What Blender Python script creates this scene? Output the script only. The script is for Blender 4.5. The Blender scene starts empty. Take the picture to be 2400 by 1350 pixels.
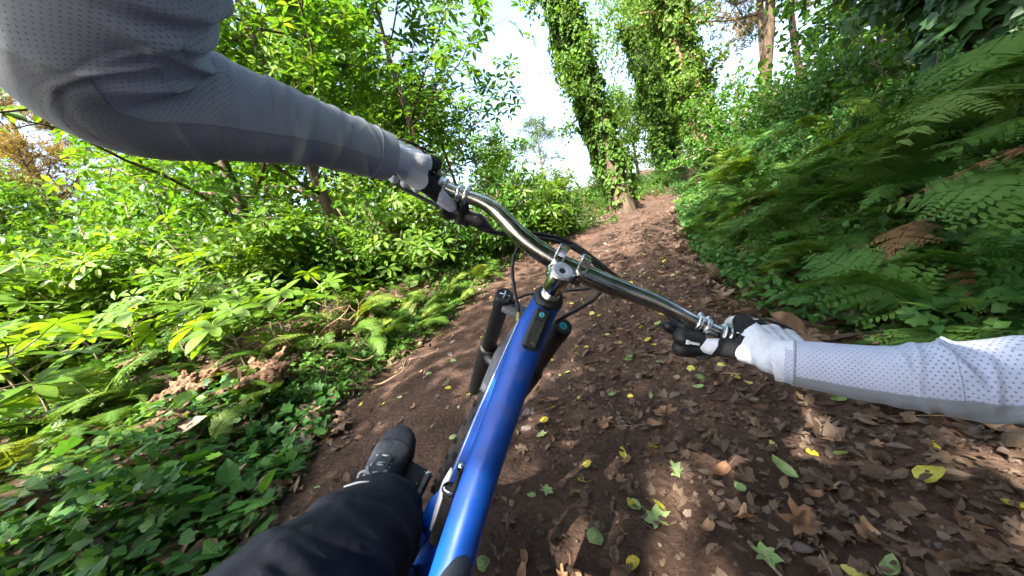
import bpy, math, random
import numpy as np
from mathutils import Vector, Matrix

# ------------------------------------------------------------------ camera, sky, sun, exposure
scene = bpy.context.scene
col = scene.collection
F_PX, ROLL, PITCH, CAM_H = 740.0, math.radians(15), math.radians(10.25), 0.84
_F = np.array([0, math.cos(PITCH), -math.sin(PITCH)])
_U0 = np.array([0, math.sin(PITCH), math.cos(PITCH)])
_R0 = np.array([1.0, 0, 0])
_R = math.cos(ROLL) * _R0 - math.sin(ROLL) * _U0
_U = math.sin(ROLL) * _R0 + math.cos(ROLL) * _U0
CAM = np.array([0, 0, CAM_H])
CB = np.stack([_R, -_U, _F], 1)          # columns: right, down, forward of the rider's chest camera

cam_data = bpy.data.cameras.new('camera')
cam = bpy.data.objects.new('camera', cam_data)
col.objects.link(cam)
cam.matrix_world = Matrix(((_R[0], _U[0], -_F[0], CAM[0]), (_R[1], _U[1], -_F[1], CAM[1]),
                           (_R[2], _U[2], -_F[2], CAM[2]), (0, 0, 0, 1)))
cam_data.sensor_width = 36
cam_data.lens = F_PX / 2400 * 36
cam_data.clip_start = 0.02
cam_data.clip_end = 600
scene.camera = cam

SUN = np.array([-0.37, -0.60, 0.84]); SUN /= np.linalg.norm(SUN)     # towards the sun: behind and left of the rider
world = bpy.data.worlds.new('World'); scene.world = world; world.use_nodes = True
wn = world.node_tree.nodes; wl = world.node_tree.links
sky = wn.new('ShaderNodeTexSky'); sky.sky_type = 'NISHITA'; sky.sun_disc = False
sky.sun_elevation = math.asin(SUN[2]); sky.sun_rotation = math.atan2(SUN[0], SUN[1])
sky.air_density = 1.0; sky.dust_density = 5.0; sky.ozone_density = 1.2
wl.new(sky.outputs[0], wn['Background'].inputs[0]); wn['Background'].inputs[1].default_value = 0.15
sun_data = bpy.data.lights.new('sun', 'SUN'); sun_data.energy = 5.0; sun_data.angle = math.radians(0.5)
sun_data.color = (1.0, 0.93, 0.82)
sun = bpy.data.objects.new('sun', sun_data); col.objects.link(sun)
sun.rotation_euler = Vector(SUN).to_track_quat('Z', 'Y').to_euler()
sun.location = (0, 0, 20)
vs = scene.view_settings
vs.view_transform = 'Standard'; vs.look = 'None'; vs.exposure = 2.5; vs.gamma = 1.0; vs.use_curve_mapping = False
scene.render.engine = 'CYCLES'
cy = scene.cycles
cy.use_denoising = True
try: cy.denoiser = 'OPENIMAGEDENOISE'
except Exception: pass
cy.max_bounces = 6; cy.diffuse_bounces = 3; cy.glossy_bounces = 3; cy.transmission_bounces = 4
cy.caustics_reflective = False; cy.caustics_refractive = False
cy.sample_clamp_indirect = 6.0
cy.use_adaptive_sampling = True; cy.adaptive_threshold = .03

# ------------------------------------------------------------------ helpers
rng = np.random.default_rng(11)
def W(c):                      # a point given in the rider's (right, down, forward) frame, metres -> world
    return CAM + CB @ np.asarray(c, float)
def cp(px, py, d):             # along a line of sight at depth d
    return np.array([(px - 1200) / F_PX * d, (py - 675) / F_PX * d, d])
def P(px, py, d): return W(cp(px, py, d))
def nrm(v):
    v = np.asarray(v, float); return v / (np.linalg.norm(v, axis=-1, keepdims=True) + 1e-12)
def sstep(t): t = np.clip(t, 0, 1); return t * t * (3 - 2 * t)

_ph = np.random.default_rng(3).uniform(0, 6.28, (40,))
def wob(x, y, f, k):
    return (np.sin(x * f + _ph[k]) * np.cos(y * f * 1.13 + _ph[k + 1]) + .6 * np.sin((x + y) * f * 1.7 + _ph[k + 2])
            + .5 * np.cos((x - .7 * y) * f * 2.3 + _ph[k + 3])) / 2.1
LY = [-30, -4, .5, 1.4, 2.0, 2.4, 2.8, 4.2, 6.6, 8.0, 9.0, 10, 30, 80]
LX = [-1.6, -1.3, -1.15, -1.3, -1.42, -1.3, -1.05, -.6, .6, 2.5, 4.2, 5.5, 17, 41]
RY = [-30, -4, .7, 1.9, 3, 5.8, 9.4, 30, 80]
RX = [1.0, 1.0, 1.25, 1.4, 1.85, 3.3, 5.9, 18, 42]
def edges(x, y):
    wl_ = .10 * np.sin(y * 2.9) + .07 * np.sin(y * 6.1 + 1)
    wr_ = .08 * np.sin(y * 2.3 + 2) + .06 * np.sin(y * 5.3)
    return np.interp(y, LY, LX) + wl_ - x, x - np.interp(y, RY, RX) - wr_
def hgt(x, y):
    x = np.asarray(x, float); y = np.asarray(y, float)
    dl, dr = edges(x, y)
    s = .1 * (np.log1p(np.exp(np.clip((y - 2.6) * 2.2, -30, 30))) / 2.2)
    s = np.where(y > 6.5, .39 + (y - 6.5) * .075, s)
    z = s + .22 * sstep(dl / .55) + .10 * np.clip(dl - .4, 0, 3) * sstep(dl / 1.0) - .03 * np.clip(dl - 5, 0, 40)
    z = z + .62 * sstep(dr / 1.5) + .16 * np.clip(dr - .5, 0, 5)
    off = sstep(np.maximum(dl, dr) / .5)
    z = z + off * (.05 * wob(x, y, 2.6, 0) + .12 * wob(x, y, .9, 5))
    z = z + (.012 * wob(x, y, 4.1, 9) + .006 * wob(x, y, 11, 13))
    mid = (np.interp(y, LY, LX) + np.interp(y, RY, RX)) / 2
    z = z - .045 * np.exp(-((x - mid - .05) / .42) ** 2) * (1 - off)
    return z
def on(x, y, dz=0): return np.array([x, y, float(hgt(x, y)) + dz])

class MB:                      # collects pieces of ONE mesh
    def __init__(s): s.c = []; s.n = 0
    def add(s, v, f, mi=0, uv=None):
        v = np.asarray(v, float).reshape(-1, 3); f = np.asarray(f, int)
        if len(f) == 0: return s
        s.c.append((v, f + s.n, mi, uv)); s.n += len(v); return s
    def mesh(s, name, mats, smooth=True):
        me = bpy.data.meshes.new(name)
        V = np.concatenate([c[0] for c in s.c])
        me.vertices.add(len(V)); me.vertices.foreach_set('co', V.astype(np.float32).ravel())
        loops = np.concatenate([c[1].ravel() for c in s.c])
        tot = np.concatenate([np.full(len(c[1]), c[1].shape[1]) for c in s.c])
        start = np.concatenate([[0], np.cumsum(tot)[:-1]])
        mi = np.concatenate([np.full(len(c[1]), c[2]) for c in s.c])
        me.loops.add(len(loops)); me.loops.foreach_set('vertex_index', loops.astype(np.int32))
        me.polygons.add(len(tot)); me.polygons.foreach_set('loop_start', start.astype(np.int32))
        me.polygons.foreach_set('loop_total', tot.astype(np.int32))
        me.polygons.foreach_set('material_index', mi.astype(np.int32))
        me.polygons.foreach_set('use_smooth', np.full(len(tot), smooth))
        if any(c[3] is not None for c in s.c):
            UV = np.concatenate([np.zeros((len(c[0]), 2)) if c[3] is None else c[3] for c in s.c])
            me.uv_layers.new(name='UVMap').data.foreach_set('uv', UV[loops].astype(np.float32).ravel())
        me.update(); me.validate()
        for m in (mats if isinstance(mats, (list, tuple)) else [mats]): me.materials.append(m)
        return me

def thing(name, label, cat, group=None, loc=(0, 0, 0), rot=(0, 0, 0), scale=1.0):
    o = bpy.data.objects.new(name, None); col.objects.link(o)
    o.empty_display_size = .05
    o.location = loc; o.rotation_euler = rot; o.scale = (scale,) * 3
    tag(o, label, cat, group); return o
def tag(o, label=None, cat=None, group=None, kind=None):
    if label: o['label'] = label
    if cat: o['category'] = cat
    if group: o['group'] = group
    if kind: o['kind'] = kind
    return o
def link(name, me, parent=None, loc=None, rot=None, scale=None):
    o = bpy.data.objects.new(name, me); col.objects.link(o)
    if parent is not None: o.parent = parent
    if loc is not None: o.location = loc
    if rot is not None: o.rotation_euler = rot
    if scale is not None: o.scale = (scale,) * 3 if np.isscalar(scale) else scale
    return o
def wpart(name, mb, mats, parent, smooth=True, label=None):      # mesh given in world metres, under a thing that only has a location
    top = parent
    while top.parent is not None: top = top.parent
    base = np.array(top.location)
    for i, c in enumerate(mb.c): mb.c[i] = (c[0] - base, c[1], c[2], c[3])
    o = link(name, mb.mesh(name, mats, smooth), parent)
    if label: o['label'] = label
    return o

def catmull(pts, m):
    pts = np.asarray(pts, float)
    k = len(pts)
    d = np.concatenate([[0], np.cumsum(np.linalg.norm(np.diff(pts[:, :3], axis=0), axis=1))])
    e = np.concatenate([[2 * pts[0] - pts[1]], pts, [2 * pts[-1] - pts[-2]]])
    t = np.linspace(0, d[-1], m)
    i = np.clip(np.searchsorted(d, t, side='right') - 1, 0, k - 2)
    u = ((t - d[i]) / np.maximum(d[i + 1] - d[i], 1e-9))[:, None]
    p0, p1, p2, p3 = e[i], e[i + 1], e[i + 2], e[i + 3]
    return .5 * (2 * p1 + (p2 - p0) * u + (2 * p0 - 5 * p1 + 4 * p2 - p3) * u * u + (3 * p1 - p0 - 3 * p2 + p3) * u ** 3)
def frames(pts, ref=None):
    t = np.gradient(pts, axis=0); t = nrm(t)
    n = np.zeros_like(t)
    r = np.array([0, 0, 1.0]) if ref is None else np.asarray(ref, float)
    if abs(np.dot(nrm(r), t[0])) > .95: r = np.array([1.0, 0, 0])
    v = nrm(r - t[0] * np.dot(r, t[0])); n[0] = v
    for i in range(1, len(pts)):
        v = v - t[i] * np.dot(v, t[i]); v = nrm(v); n[i] = v
    return t, n, np.cross(t, n)
def tube(pts, rad, n=8, caps=True, uvscale=None, ref=None, disp=None):
    # closed-section tube; rad: scalar, (m,) or (m,2)
    pts = np.asarray(pts, float); m = len(pts)
    rad = np.asarray(rad, float)
    if rad.ndim == 0: rad = np.full((m, 2), rad)
    if rad.ndim == 1: rad = np.stack([rad, rad], 1)
    t, a, b = frames(pts, ref)
    th = np.linspace(0, 2 * np.pi, n + 1) if uvscale else np.linspace(0, 2 * np.pi, n, endpoint=False)
    k = len(th)
    off = np.ones((m, k))
    if disp is not None:
        L = np.concatenate([[0], np.cumsum(np.linalg.norm(np.diff(pts, axis=0), axis=1))])
        off = 1 + disp(L[:, None], th[None, :])
    v = pts[:, None] + a[:, None] * (np.cos(th) * rad[:, :1] * off)[..., None] + b[:, None] * (np.sin(th) * rad[:, 1:] * off)[..., None]
    idx = np.arange(m * k).reshape(m, k)
    if uvscale: i0, i1 = idx[:, :-1], idx[:, 1:]
    else: i0, i1 = idx, np.roll(idx, -1, 1)
    f = np.stack([i0[:-1], i1[:-1], i1[1:], i0[1:]], -1).reshape(-1, 4)
    v = v.reshape(-1, 3)
    uv = None
    if uvscale:
        L = np.concatenate([[0], np.cumsum(np.linalg.norm(np.diff(pts, axis=0), axis=1))])
        uv = np.stack([np.broadcast_to(L[:, None] * uvscale[0], (m, k)), np.broadcast_to(th[None] / (2 * np.pi) * uvscale[1], (m, k))], -1).reshape(-1, 2)
    if caps:
        c0, c1 = len(v), len(v) + 1
        v = np.concatenate([v, pts[:1], pts[-1:]])
        if uv is not None: uv = np.concatenate([uv, uv[:1], uv[-1:]])
        ca = np.stack([np.full(k, c0), np.roll(idx[0], -1), idx[0], np.full(k, c0)], 1)
        cb = np.stack([np.full(k, c1), idx[-1], np.roll(idx[-1], -1), np.full(k, c1)], 1)
        return v, f, uv, np.concatenate([ca[:, :3], cb[:, :3]])
    return v, f, uv, np.zeros((0, 3), int)
def addtube(mb, pts, rad, n=8, mi=0, caps=True, uvscale=None, ref=None, disp=None):
    v, f, uv, c = tube(pts, rad, n, caps, uvscale, ref, disp)
    s = mb.n; mb.add(v, f, mi, uv)
    if len(c): mb.c.append((np.zeros((0, 3)), c + s, mi, None if uv is None else np.zeros((0, 2))))
    return mb
def lathe(mb, c, axis, prof, n=24, mi=0):          # prof: list of (t along axis, radius)
    axis = nrm(axis); pts = np.array([np.asarray(c) + axis * t for t, r in prof])
    a = nrm(np.cross(axis, [0.3, .2, 1.0])); b = np.cross(axis, a)
    th = np.linspace(0, 2 * np.pi, n, endpoint=False)
    R = np.array([r for t, r in prof])
    v = pts[:, None] + (a[None, None] * np.cos(th)[None, :, None] + b[None, None] * np.sin(th)[None, :, None]) * R[:, None, None]
    idx = np.arange(len(prof) * n).reshape(len(prof), n); j = np.roll(idx, -1, 1)
    f = np.stack([idx[:-1], j[:-1], j[1:], idx[1:]], -1).reshape(-1, 4)
    mb.add(v.reshape(-1, 3), f, mi); return mb
def box(mb, c, ax, half, mi=0, bev=.15):           # oriented block with chamfered edges
    ax = [nrm(a) for a in ax]; h = np.asarray(half, float); b = bev * min(half)
    pts = []; 
    for sx in (-1, 1):
        for sy in (-1, 1):
            for sz in (-1, 1):
                s = np.array([sx, sy, sz])
                for k in range(3):
                    q = h - b; q = q.copy(); q[k] = h[k]; pts.append(s * q)
    pts = np.array(pts)
    import bmesh
    bm = bmesh.new()
    for p in pts: bm.verts.new(p)
    r = bmesh.ops.convex_hull(bm, input=bm.verts)
    bm.verts.ensure_lookup_table(); bm.verts.index_update()
    V = np.array([v.co[:] for v in bm.verts]); Fc = np.array([[v.index for v in f.verts] for f in bm.faces])
    bm.free()
    V = np.asarray(c) + V[:, :1] * ax[0] + V[:, 1:2] * ax[1] + V[:, 2:] * ax[2]
    mb.add(V, Fc, mi); return mb
def remesh(name, mb, mats, voxel, smooth_it=4, parent=None, paint=None):
    # union of overlapping closed pieces -> one continuous skin
    me = mb.mesh('tmp', mats[0]); o = bpy.data.objects.new('tmp', me); col.objects.link(o)
    r = o.modifiers.new('r', 'REMESH'); r.mode = 'VOXEL'; r.voxel_size = voxel; r.use_smooth_shade = True
    if smooth_it:
        sm = o.modifiers.new('s', 'SMOOTH'); sm.iterations = smooth_it; sm.factor = .5
    dg = bpy.context.evaluated_depsgraph_get()
    me2 = bpy.data.meshes.new_from_object(o.evaluated_get(dg)); me2.name = name
    bpy.data.objects.remove(o); bpy.data.meshes.remove(me)
    me2.materials.clear()
    for m in mats: me2.materials.append(m)
    me2.polygons.foreach_set('use_smooth', np.ones(len(me2.polygons), bool))
    if paint is not None:
        cen = np.zeros(len(me2.polygons) * 3); me2.polygons.foreach_get('center', cen)
        me2.polygons.foreach_set('material_index', paint(cen.reshape(-1, 3)).astype(np.int32))
    me2.update(); return me2
def capsule(mb, a, b, ra, rb, n=14):
    a = np.asarray(a, float); b = np.asarray(b, float); ax = b - a; L = np.linalg.norm(ax); ax = ax / max(L, 1e-9)
    prof = [(-ra * math.cos(t), max(ra * math.sin(t), 1e-5)) for t in np.linspace(0, math.pi / 2, 6)] + \
           [(L + rb * math.sin(t), max(rb * math.cos(t), 1e-5)) for t in np.linspace(0, math.pi / 2, 6)]
    lathe(mb, a, ax, prof, n); return mb

# ---- leaf templates: along +Y, normal +Z
def leaf_tpl(L, Wd, seg=4, fold=.15, droop=.15, peak=.5):
    t = np.linspace(0, 1, seg + 1)
    w = Wd * .5 * (np.sin(np.pi * t ** (math.log(.5) / math.log(peak)))) ** .8
    w[0] = w[-1] = 0
    v = [(0, 0, 0)]
    for i in range(1, seg):
        z = -droop * L * t[i] ** 2
        v += [(-w[i], t[i] * L, z + fold * w[i]), (0, t[i] * L, z), (w[i], t[i] * L, z + fold * w[i])]
    v.append((0, L, -droop * L))
    f = [(0, 2, 1), (0, 3, 2)]
    for i in range(seg - 2):
        a = 1 + 3 * i
        f += [(a, a + 1, a + 4), (a, a + 4, a + 3), (a + 1, a + 2, a + 5), (a + 1, a + 5, a + 4)]
    a = 1 + 3 * (seg - 2); e = len(v) - 1
    f += [(a, a + 1, e), (a + 1, a + 2, e)]
    return np.array(v, float), np.array(f)
def lobed_tpl(L, rad, stem=.12, cup=.1):   # rad: list of (angle deg from +Y, radius) clockwise
    v = [(0, L * .42, 0)]
    for a, r in rad:
        x, y = math.sin(math.radians(a)) * r * L, L * .42 + math.cos(math.radians(a)) * r * L
        v.append((x, y, cup * L * r * r * (1 if (int(a) // 10) % 2 else -.6)))
    n = len(rad)
    f = [(0, 1 + (i + 1) % n, 1 + i) for i in range(n)]
    return np.array(v, float), np.array(f)
IVY = [(0, .6), (22, .36), (48, .52), (75, .34), (115, .46), (150, .36), (180, .26), (210, .36), (245, .46), (285, .34), (312, .52), (338, .36)]
MAPLE = [(0, .62), (14, .44), (24, .34), (40, .5), (56, .60), (66, .36), (92, .42), (112, .46), (135, .3), (165, .28), (180, .42), (195, .28), (225, .3),
         (248, .46), (268, .42), (294, .36), (304, .60), (320, .5), (336, .34), (346, .44)]
ROUND = [(0, .62), (25, .5), (60, .46), (100, .44), (140, .42), (180, .40), (220, .42), (260, .44), (300, .46), (335, .5)]
OVAL = [(0, .62), (20, .48), (50, .32), (90, .26), (130, .3), (165, .4), (180, .44), (195, .4), (230, .3), (270, .26), (310, .32), (340, .48)]
T_CHEST = leaf_tpl(1, .34, 5, .22, .22, .56)
T_LANCE = leaf_tpl(1, .36, 3, .25, .2, .5)
T_OVATE = leaf_tpl(1, .62, 3, .2, .15, .42)
T_SMALL = (np.array([(0, 0, 0), (-.28, .45, .06), (.28, .45, .06), (0, 1, -.1)]), np.array([(0, 2, 1), (1, 2, 3)]))
T_IVY = lobed_tpl(1, IVY, cup=.12)
T_IVYF = (np.array([(0, 0, .02), (-.42, .22, .07), (.42, .22, .07), (-.3, .55, .03), (.3, .55, .03), (0, 1, -.12), (0, .4, -.03)]), np.array([(0, 6, 1), (0, 2, 6), (1, 6, 3), (2, 4, 6), (3, 6, 5), (6, 4, 5)]))
def flat_leaf(rad, curl=.3, fold=.25, tilt=0.0, jit=.06, seed=0):      # two-ring lobed leaf with a midrib fold, curl and ragged margin
    r = np.random.default_rng(seed); n = len(rad); v = [(0, .42)]
    for k in (.55, 1.0):
        for a, q in rad:
            q = q * k * (1 + r.normal(0, jit) * k); v.append((math.sin(math.radians(a)) * q, .42 + math.cos(math.radians(a)) * q))
    v = np.array(v); z = curl * (v[:, 1] - .45) ** 2 + fold * np.abs(v[:, 0]) + tilt * v[:, 0] * v[:, 1] + .02 * r.normal(size=len(v))
    f = [(0, 1 + (i + 1) % n, 1 + i) for i in range(n)]
    for i in range(n): j = (i + 1) % n; f += [(1 + i, 1 + j, 1 + n + j), (1 + i, 1 + n + j, 1 + n + i)]
    V = np.stack([v[:, 0], v[:, 1], z], 1)
    sv = np.array([(-.008, 0, .02), (.008, 0, .02), (.006, -.38, .10), (-.006, -.38, .10)]); b = len(V)
    return np.concatenate([V, sv]), np.array(f + [(b, b + 1, b + 2), (b, b + 2, b + 3)])
T_NEEDLE = (np.array([(-.03, 0, 0), (.03, 0, 0), (0, 1, 0.02)]), np.array([(0, 1, 2)]))

def scatter(mb, tpl, pos, dirs, nor, scale, mi=0):
    v, f = tpl; pos = np.asarray(pos, float); K = len(pos)
    if K == 0: return
    y = nrm(dirs); z = np.asarray(nor, float); z = nrm(z - y * np.sum(z * y, -1, keepdims=True)); x = np.cross(y, z)
    M = np.stack([x, y, z], -1) * np.broadcast_to(np.asarray(scale, float), (K,))[:, None, None]
    V = np.einsum('kij,nj->kni', M, v) + pos[:, None]
    Fc = (f[None] + (np.arange(K) * len(v))[:, None, None]).reshape(-1, f.shape[1])
    mb.add(V.reshape(-1, 3), Fc, mi)
def rdir(r, K, up=0.0):
    d = r.normal(size=(K, 3)); d[:, 2] += up; return nrm(d)
def whorls(mb, r, tpl, pos, axis, size, nl=6, mi=0, droop=.15):
    pos = np.asarray(pos, float); K = len(pos); axis = nrm(axis)
    ref = np.where(np.abs(axis[:, 2:3]) > .9, np.array([[1.0, 0, 0]]), np.array([[0, 0, 1.0]]))
    a = nrm(np.cross(axis, ref)); b = np.cross(axis, a)
    ph = r.uniform(0, 6.28, K)
    for i in range(nl):
        t = ph + i * 2 * np.pi / nl + r.normal(0, .18, K)
        d = a * np.cos(t)[:, None] + b * np.sin(t)[:, None] + axis * (r.normal(.18, .2, K) - droop)[:, None]
        s = np.broadcast_to(size, (K,)) * r.uniform(.7, 1.15, K)
        scatter(mb, tpl, pos + d * .02, d, axis + r.normal(0, .2, (K, 3)), s, mi)
# ------------------------------------------------------------------ materials
def newmat(name):
    m = bpy.data.materials.new(name); m.use_nodes = True
    nt = m.node_tree; nt.nodes.clear()
    return m, nt, nt.nodes.new, nt.links.new
def ramp(nt, fac, stops):
    n = nt.nodes.new('ShaderNodeValToRGB'); e = n.color_ramp.elements
    while len(e) < len(stops): e.new(.5)
    for i, (p, c) in enumerate(stops): e[i].position = p; e[i].color = (*c, 1)
    nt.links.new(fac, n.inputs[0]); return n.outputs[0]
def leafmat(name, stops, trans=.45, rough=.42, spec=.35, tint=(1.6, 1.45, .45), sprd=.35):
    m, nt, N, Lk = newmat(name)
    g = N('ShaderNodeNewGeometry'); oi = N('ShaderNodeObjectInfo')
    mix = N('ShaderNodeMath'); mix.operation = 'MULTIPLY_ADD'
    Lk(g.outputs['Random Per Island'], mix.inputs[0]); mix.inputs[1].default_value = 1 - sprd
    om = N('ShaderNodeMath'); om.operation = 'MULTIPLY'; Lk(oi.outputs['Random'], om.inputs[0]); om.inputs[1].default_value = sprd
    Lk(om.outputs[0], mix.inputs[2])
    c = ramp(nt, mix.outputs[0], stops)
    nz = N('ShaderNodeTexNoise'); nz.inputs['Scale'].default_value = 3.0; nz.inputs['Detail'].default_value = 3
    tc = N('ShaderNodeTexCoord'); Lk(tc.outputs['Object'], nz.inputs['Vector'])
    hs = N('ShaderNodeHueSaturation'); Lk(c, hs.inputs['Color'])
    mr = N('ShaderNodeMapRange'); Lk(nz.outputs[0], mr.inputs[0]); mr.inputs[1].default_value = .3; mr.inputs[2].default_value = .7
    mr.inputs[3].default_value = .75; mr.inputs[4].default_value = 1.25; Lk(mr.outputs[0], hs.inputs['Value'])
    b = N('ShaderNodeBsdfPrincipled'); Lk(hs.outputs[0], b.inputs['Base Color']); b.inputs['Roughness'].default_value = rough
    b.inputs['Specular IOR Level'].default_value = spec
    t = N('ShaderNodeBsdfTranslucent'); tm = N('ShaderNodeMix'); tm.data_type = 'RGBA'; tm.blend_type = 'MULTIPLY'
    tm.inputs[0].default_value = 1; Lk(hs.outputs[0], tm.inputs[6]); tm.inputs[7].default_value = (*tint, 1); Lk(tm.outputs[2], t.inputs[0])
    ms = N('ShaderNodeMixShader'); ms.inputs[0].default_value = trans; Lk(b.outputs[0], ms.inputs[1]); Lk(t.outputs[0], ms.inputs[2])
    o = N('ShaderNodeOutputMaterial'); Lk(ms.outputs[0], o.inputs[0]); return m
def surf(name, stops, scale=8, detail=6, rough=.8, bump=.3, bscale=None, metal=0, spec=.4, stretch=None, coat=0, rr=None):
    m, nt, N, Lk = newmat(name)
    tc = N('ShaderNodeTexCoord'); mp = N('ShaderNodeMapping'); Lk(tc.outputs['Object'], mp.inputs[0])
    if stretch: mp.inputs['Scale'].default_value = stretch
    nz = N('ShaderNodeTexNoise'); nz.inputs['Scale'].default_value = scale; nz.inputs['Detail'].default_value = detail
    nz.inputs['Roughness'].default_value = .62; Lk(mp.outputs[0], nz.inputs['Vector'])
    b = N('ShaderNodeBsdfPrincipled'); Lk(ramp(nt, nz.outputs[0], stops), b.inputs['Base Color'])
    b.inputs['Roughness'].default_value = rough; b.inputs['Metallic'].default_value = metal; b.inputs['Specular IOR Level'].default_value = spec
    b.inputs['Coat Weight'].default_value = coat; b.inputs['Coat Roughness'].default_value = .12
    if rr:
        r2 = N('ShaderNodeMapRange'); Lk(nz.outputs[0], r2.inputs[0]); r2.inputs[1].default_value = .3; r2.inputs[2].default_value = .7
        r2.inputs[3].default_value, r2.inputs[4].default_value = rr; Lk(r2.outputs[0], b.inputs['Roughness'])
    if bump:
        n2 = N('ShaderNodeTexNoise'); n2.inputs['Scale'].default_value = bscale or scale * 3; n2.inputs['Detail'].default_value = 5
        Lk(mp.outputs[0], n2.inputs['Vector'])
        bp = N('ShaderNodeBump'); bp.inputs['Strength'].default_value = bump; bp.inputs['Distance'].default_value = .01
        Lk(n2.outputs[0], bp.inputs['Height']); Lk(bp.outputs[0], b.inputs['Normal'])
    o = N('ShaderNodeOutputMaterial'); Lk(b.outputs[0], o.inputs[0]); return m
M = {}
M['chestnut'] = leafmat('chestnut leaf', [(0, (.055, .13, .012)), (.45, (.095, .19, .018)), (.8, (.14, .24, .026)), (1, (.22, .25, .035))], .48)
M['chestnut_tree'] = leafmat('chestnut crown leaf', [(0, (.03, .10, .014)), (.5, (.06, .15, .02)), (1, (.12, .20, .026))], .5)
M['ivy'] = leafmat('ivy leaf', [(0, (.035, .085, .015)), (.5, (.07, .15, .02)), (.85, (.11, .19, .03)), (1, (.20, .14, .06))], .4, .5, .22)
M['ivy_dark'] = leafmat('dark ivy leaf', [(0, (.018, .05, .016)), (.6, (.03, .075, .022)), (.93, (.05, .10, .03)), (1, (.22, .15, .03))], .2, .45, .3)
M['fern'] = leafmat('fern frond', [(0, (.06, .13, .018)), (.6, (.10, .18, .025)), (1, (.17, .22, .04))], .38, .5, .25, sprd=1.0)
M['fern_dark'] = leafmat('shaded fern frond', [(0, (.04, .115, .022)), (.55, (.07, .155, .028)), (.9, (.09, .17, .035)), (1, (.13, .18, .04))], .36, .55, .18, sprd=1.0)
M['fern_dead'] = leafmat('dead brown frond', [(0, (.10, .055, .025)), (.6, (.19, .11, .05)), (1, (.28, .18, .09))], .2, .7, .15, (1.1, .9, .5), 1.0)
M['under'] = leafmat('undergrowth leaf', [(0, (.025, .08, .018)), (.6, (.05, .14, .03)), (1, (.10, .19, .04))], .38, .55, .22)
M['moss'] = leafmat('creeping plant leaf', [(0, (.06, .15, .02)), (.6, (.10, .22, .03)), (1, (.16, .26, .05))], .4, .5, .3)
M['bush'] = leafmat('bush leaf', [(0, (.03, .09, .012)), (.5, (.06, .15, .018)), (.9, (.10, .20, .025)), (1, (.22, .24, .05))], .48)
M['far'] = leafmat('far tree leaf', [(0, (.05, .12, .02)), (.6, (.09, .17, .03)), (1, (.16, .21, .06))], .45, .6, .2)
M['pine'] = leafmat('pine needle', [(0, (.03, .075, .025)), (.6, (.06, .11, .03)), (1, (.13, .14, .04))], .25, .5, .3)
M['pine_brown'] = leafmat('browning pine needle', [(0, (.10, .10, .03)), (.5, (.20, .15, .06)), (1, (.30, .20, .09))], .3, .6, .2)
M['litter'] = leafmat('dry brown leaf', [(0, (.035, .022, .016)), (.25, (.072, .046, .031)), (.5, (.115, .076, .05)), (.7, (.185, .128, .085)), (.85, (.28, .20, .135)), (.94, (.36, .27, .18)), (1, (.30, .28, .09))], .12, .55, .35, (1.1, .9, .5), .6)
M['leaf_yellow'] = leafmat('yellow leaf', [(0, (.55, .42, .04)), (.6, (.58, .52, .08)), (1, (.50, .50, .14))], .25, .45, .35, (1.1, 1, .4), 1.0)
M['leaf_green'] = leafmat('fallen green leaf', [(0, (.16, .26, .08)), (.6, (.28, .38, .14)), (1, (.38, .46, .22))], .25, .45, .35, (1.1, 1.1, .5), 1.0)
M['leaf_tan'] = leafmat('tan dry leaf', [(0, (.16, .085, .045)), (.5, (.28, .16, .09)), (1, (.42, .27, .16))], .15, .55, .3, (1.1, .9, .5), 1.0)
M['bark'] = surf('bark', [(.3, (.035, .025, .018)), (.55, (.10, .07, .045)), (.75, (.19, .14, .095))], 14, 7, .9, .9, 22, stretch=(1, 1, .25))
M['bark_pale'] = surf('pale brown bark', [(.3, (.08, .05, .03)), (.55, (.22, .14, .085)), (.75, (.36, .25, .16))], 12, 7, .9, .9, 24, stretch=(1, 1, .25))  # paler, browner variant of the bark tone
M['stem'] = surf('twig bark', [(.3, (.10, .075, .05)), (.7, (.26, .20, .14))], 20, 4, .85, .4)
M['dead'] = surf('dead wood', [(.3, (.16, .09, .05)), (.55, (.33, .20, .12)), (.75, (.5, .34, .22))], 18, 6, .85, .8, 40, stretch=(1, 1, .5))
M['clod'] = surf('crumbly brown root', [(.3, (.05, .028, .016)), (.5, (.13, .075, .042)), (.75, (.26, .16, .095))], 26, 8, .95, 1.0, 60)
M['twig'] = surf('dry twig', [(.3, (.11, .075, .05)), (.7, (.30, .21, .15))], 30, 4, .85, .4)
M['stone'] = surf('stone', [(.3, (.08, .065, .06)), (.55, (.16, .13, .12)), (.75, (.26, .22, .20))], 25, 6, .85, .5)
M['navy'] = surf('plain blue paint', [(.35, (.004, .045, .36)), (.7, (.006, .06, .45))], 3, 3, .42, .02, 900, metal=.3, spec=.4, coat=.08, rr=(.38, .5))
M['blue_light'] = surf('bright blue paint', [(.35, (.005, .08, .48)), (.7, (.01, .11, .58))], 3, 3, .3, 0, coat=.4)
M['chrome'] = surf('polished metal', [(.3, (.40, .40, .37)), (.55, (.52, .52, .48)), (.7, (.60, .60, .57))], 40, 6, .12, .02, 600, metal=1.0, rr=(.10, .26), stretch=(1, 1, 1))
M['alloy'] = surf('satin alloy', [(.3, (.62, .63, .65)), (.7, (.78, .79, .80))], 50, 4, .25, .03, 500, metal=1.0, rr=(.18, .35))
M['capgrey'] = surf('brushed cap', [(.3, (.52, .53, .55)), (.7, (.66, .67, .69))], 60, 3, .4, .05, metal=.6)
M['black'] = surf('black plastic', [(.3, (.008, .008, .009)), (.7, (.018, .018, .02))], 30, 4, .45, .08, 300, rr=(.35, .55))
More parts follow.
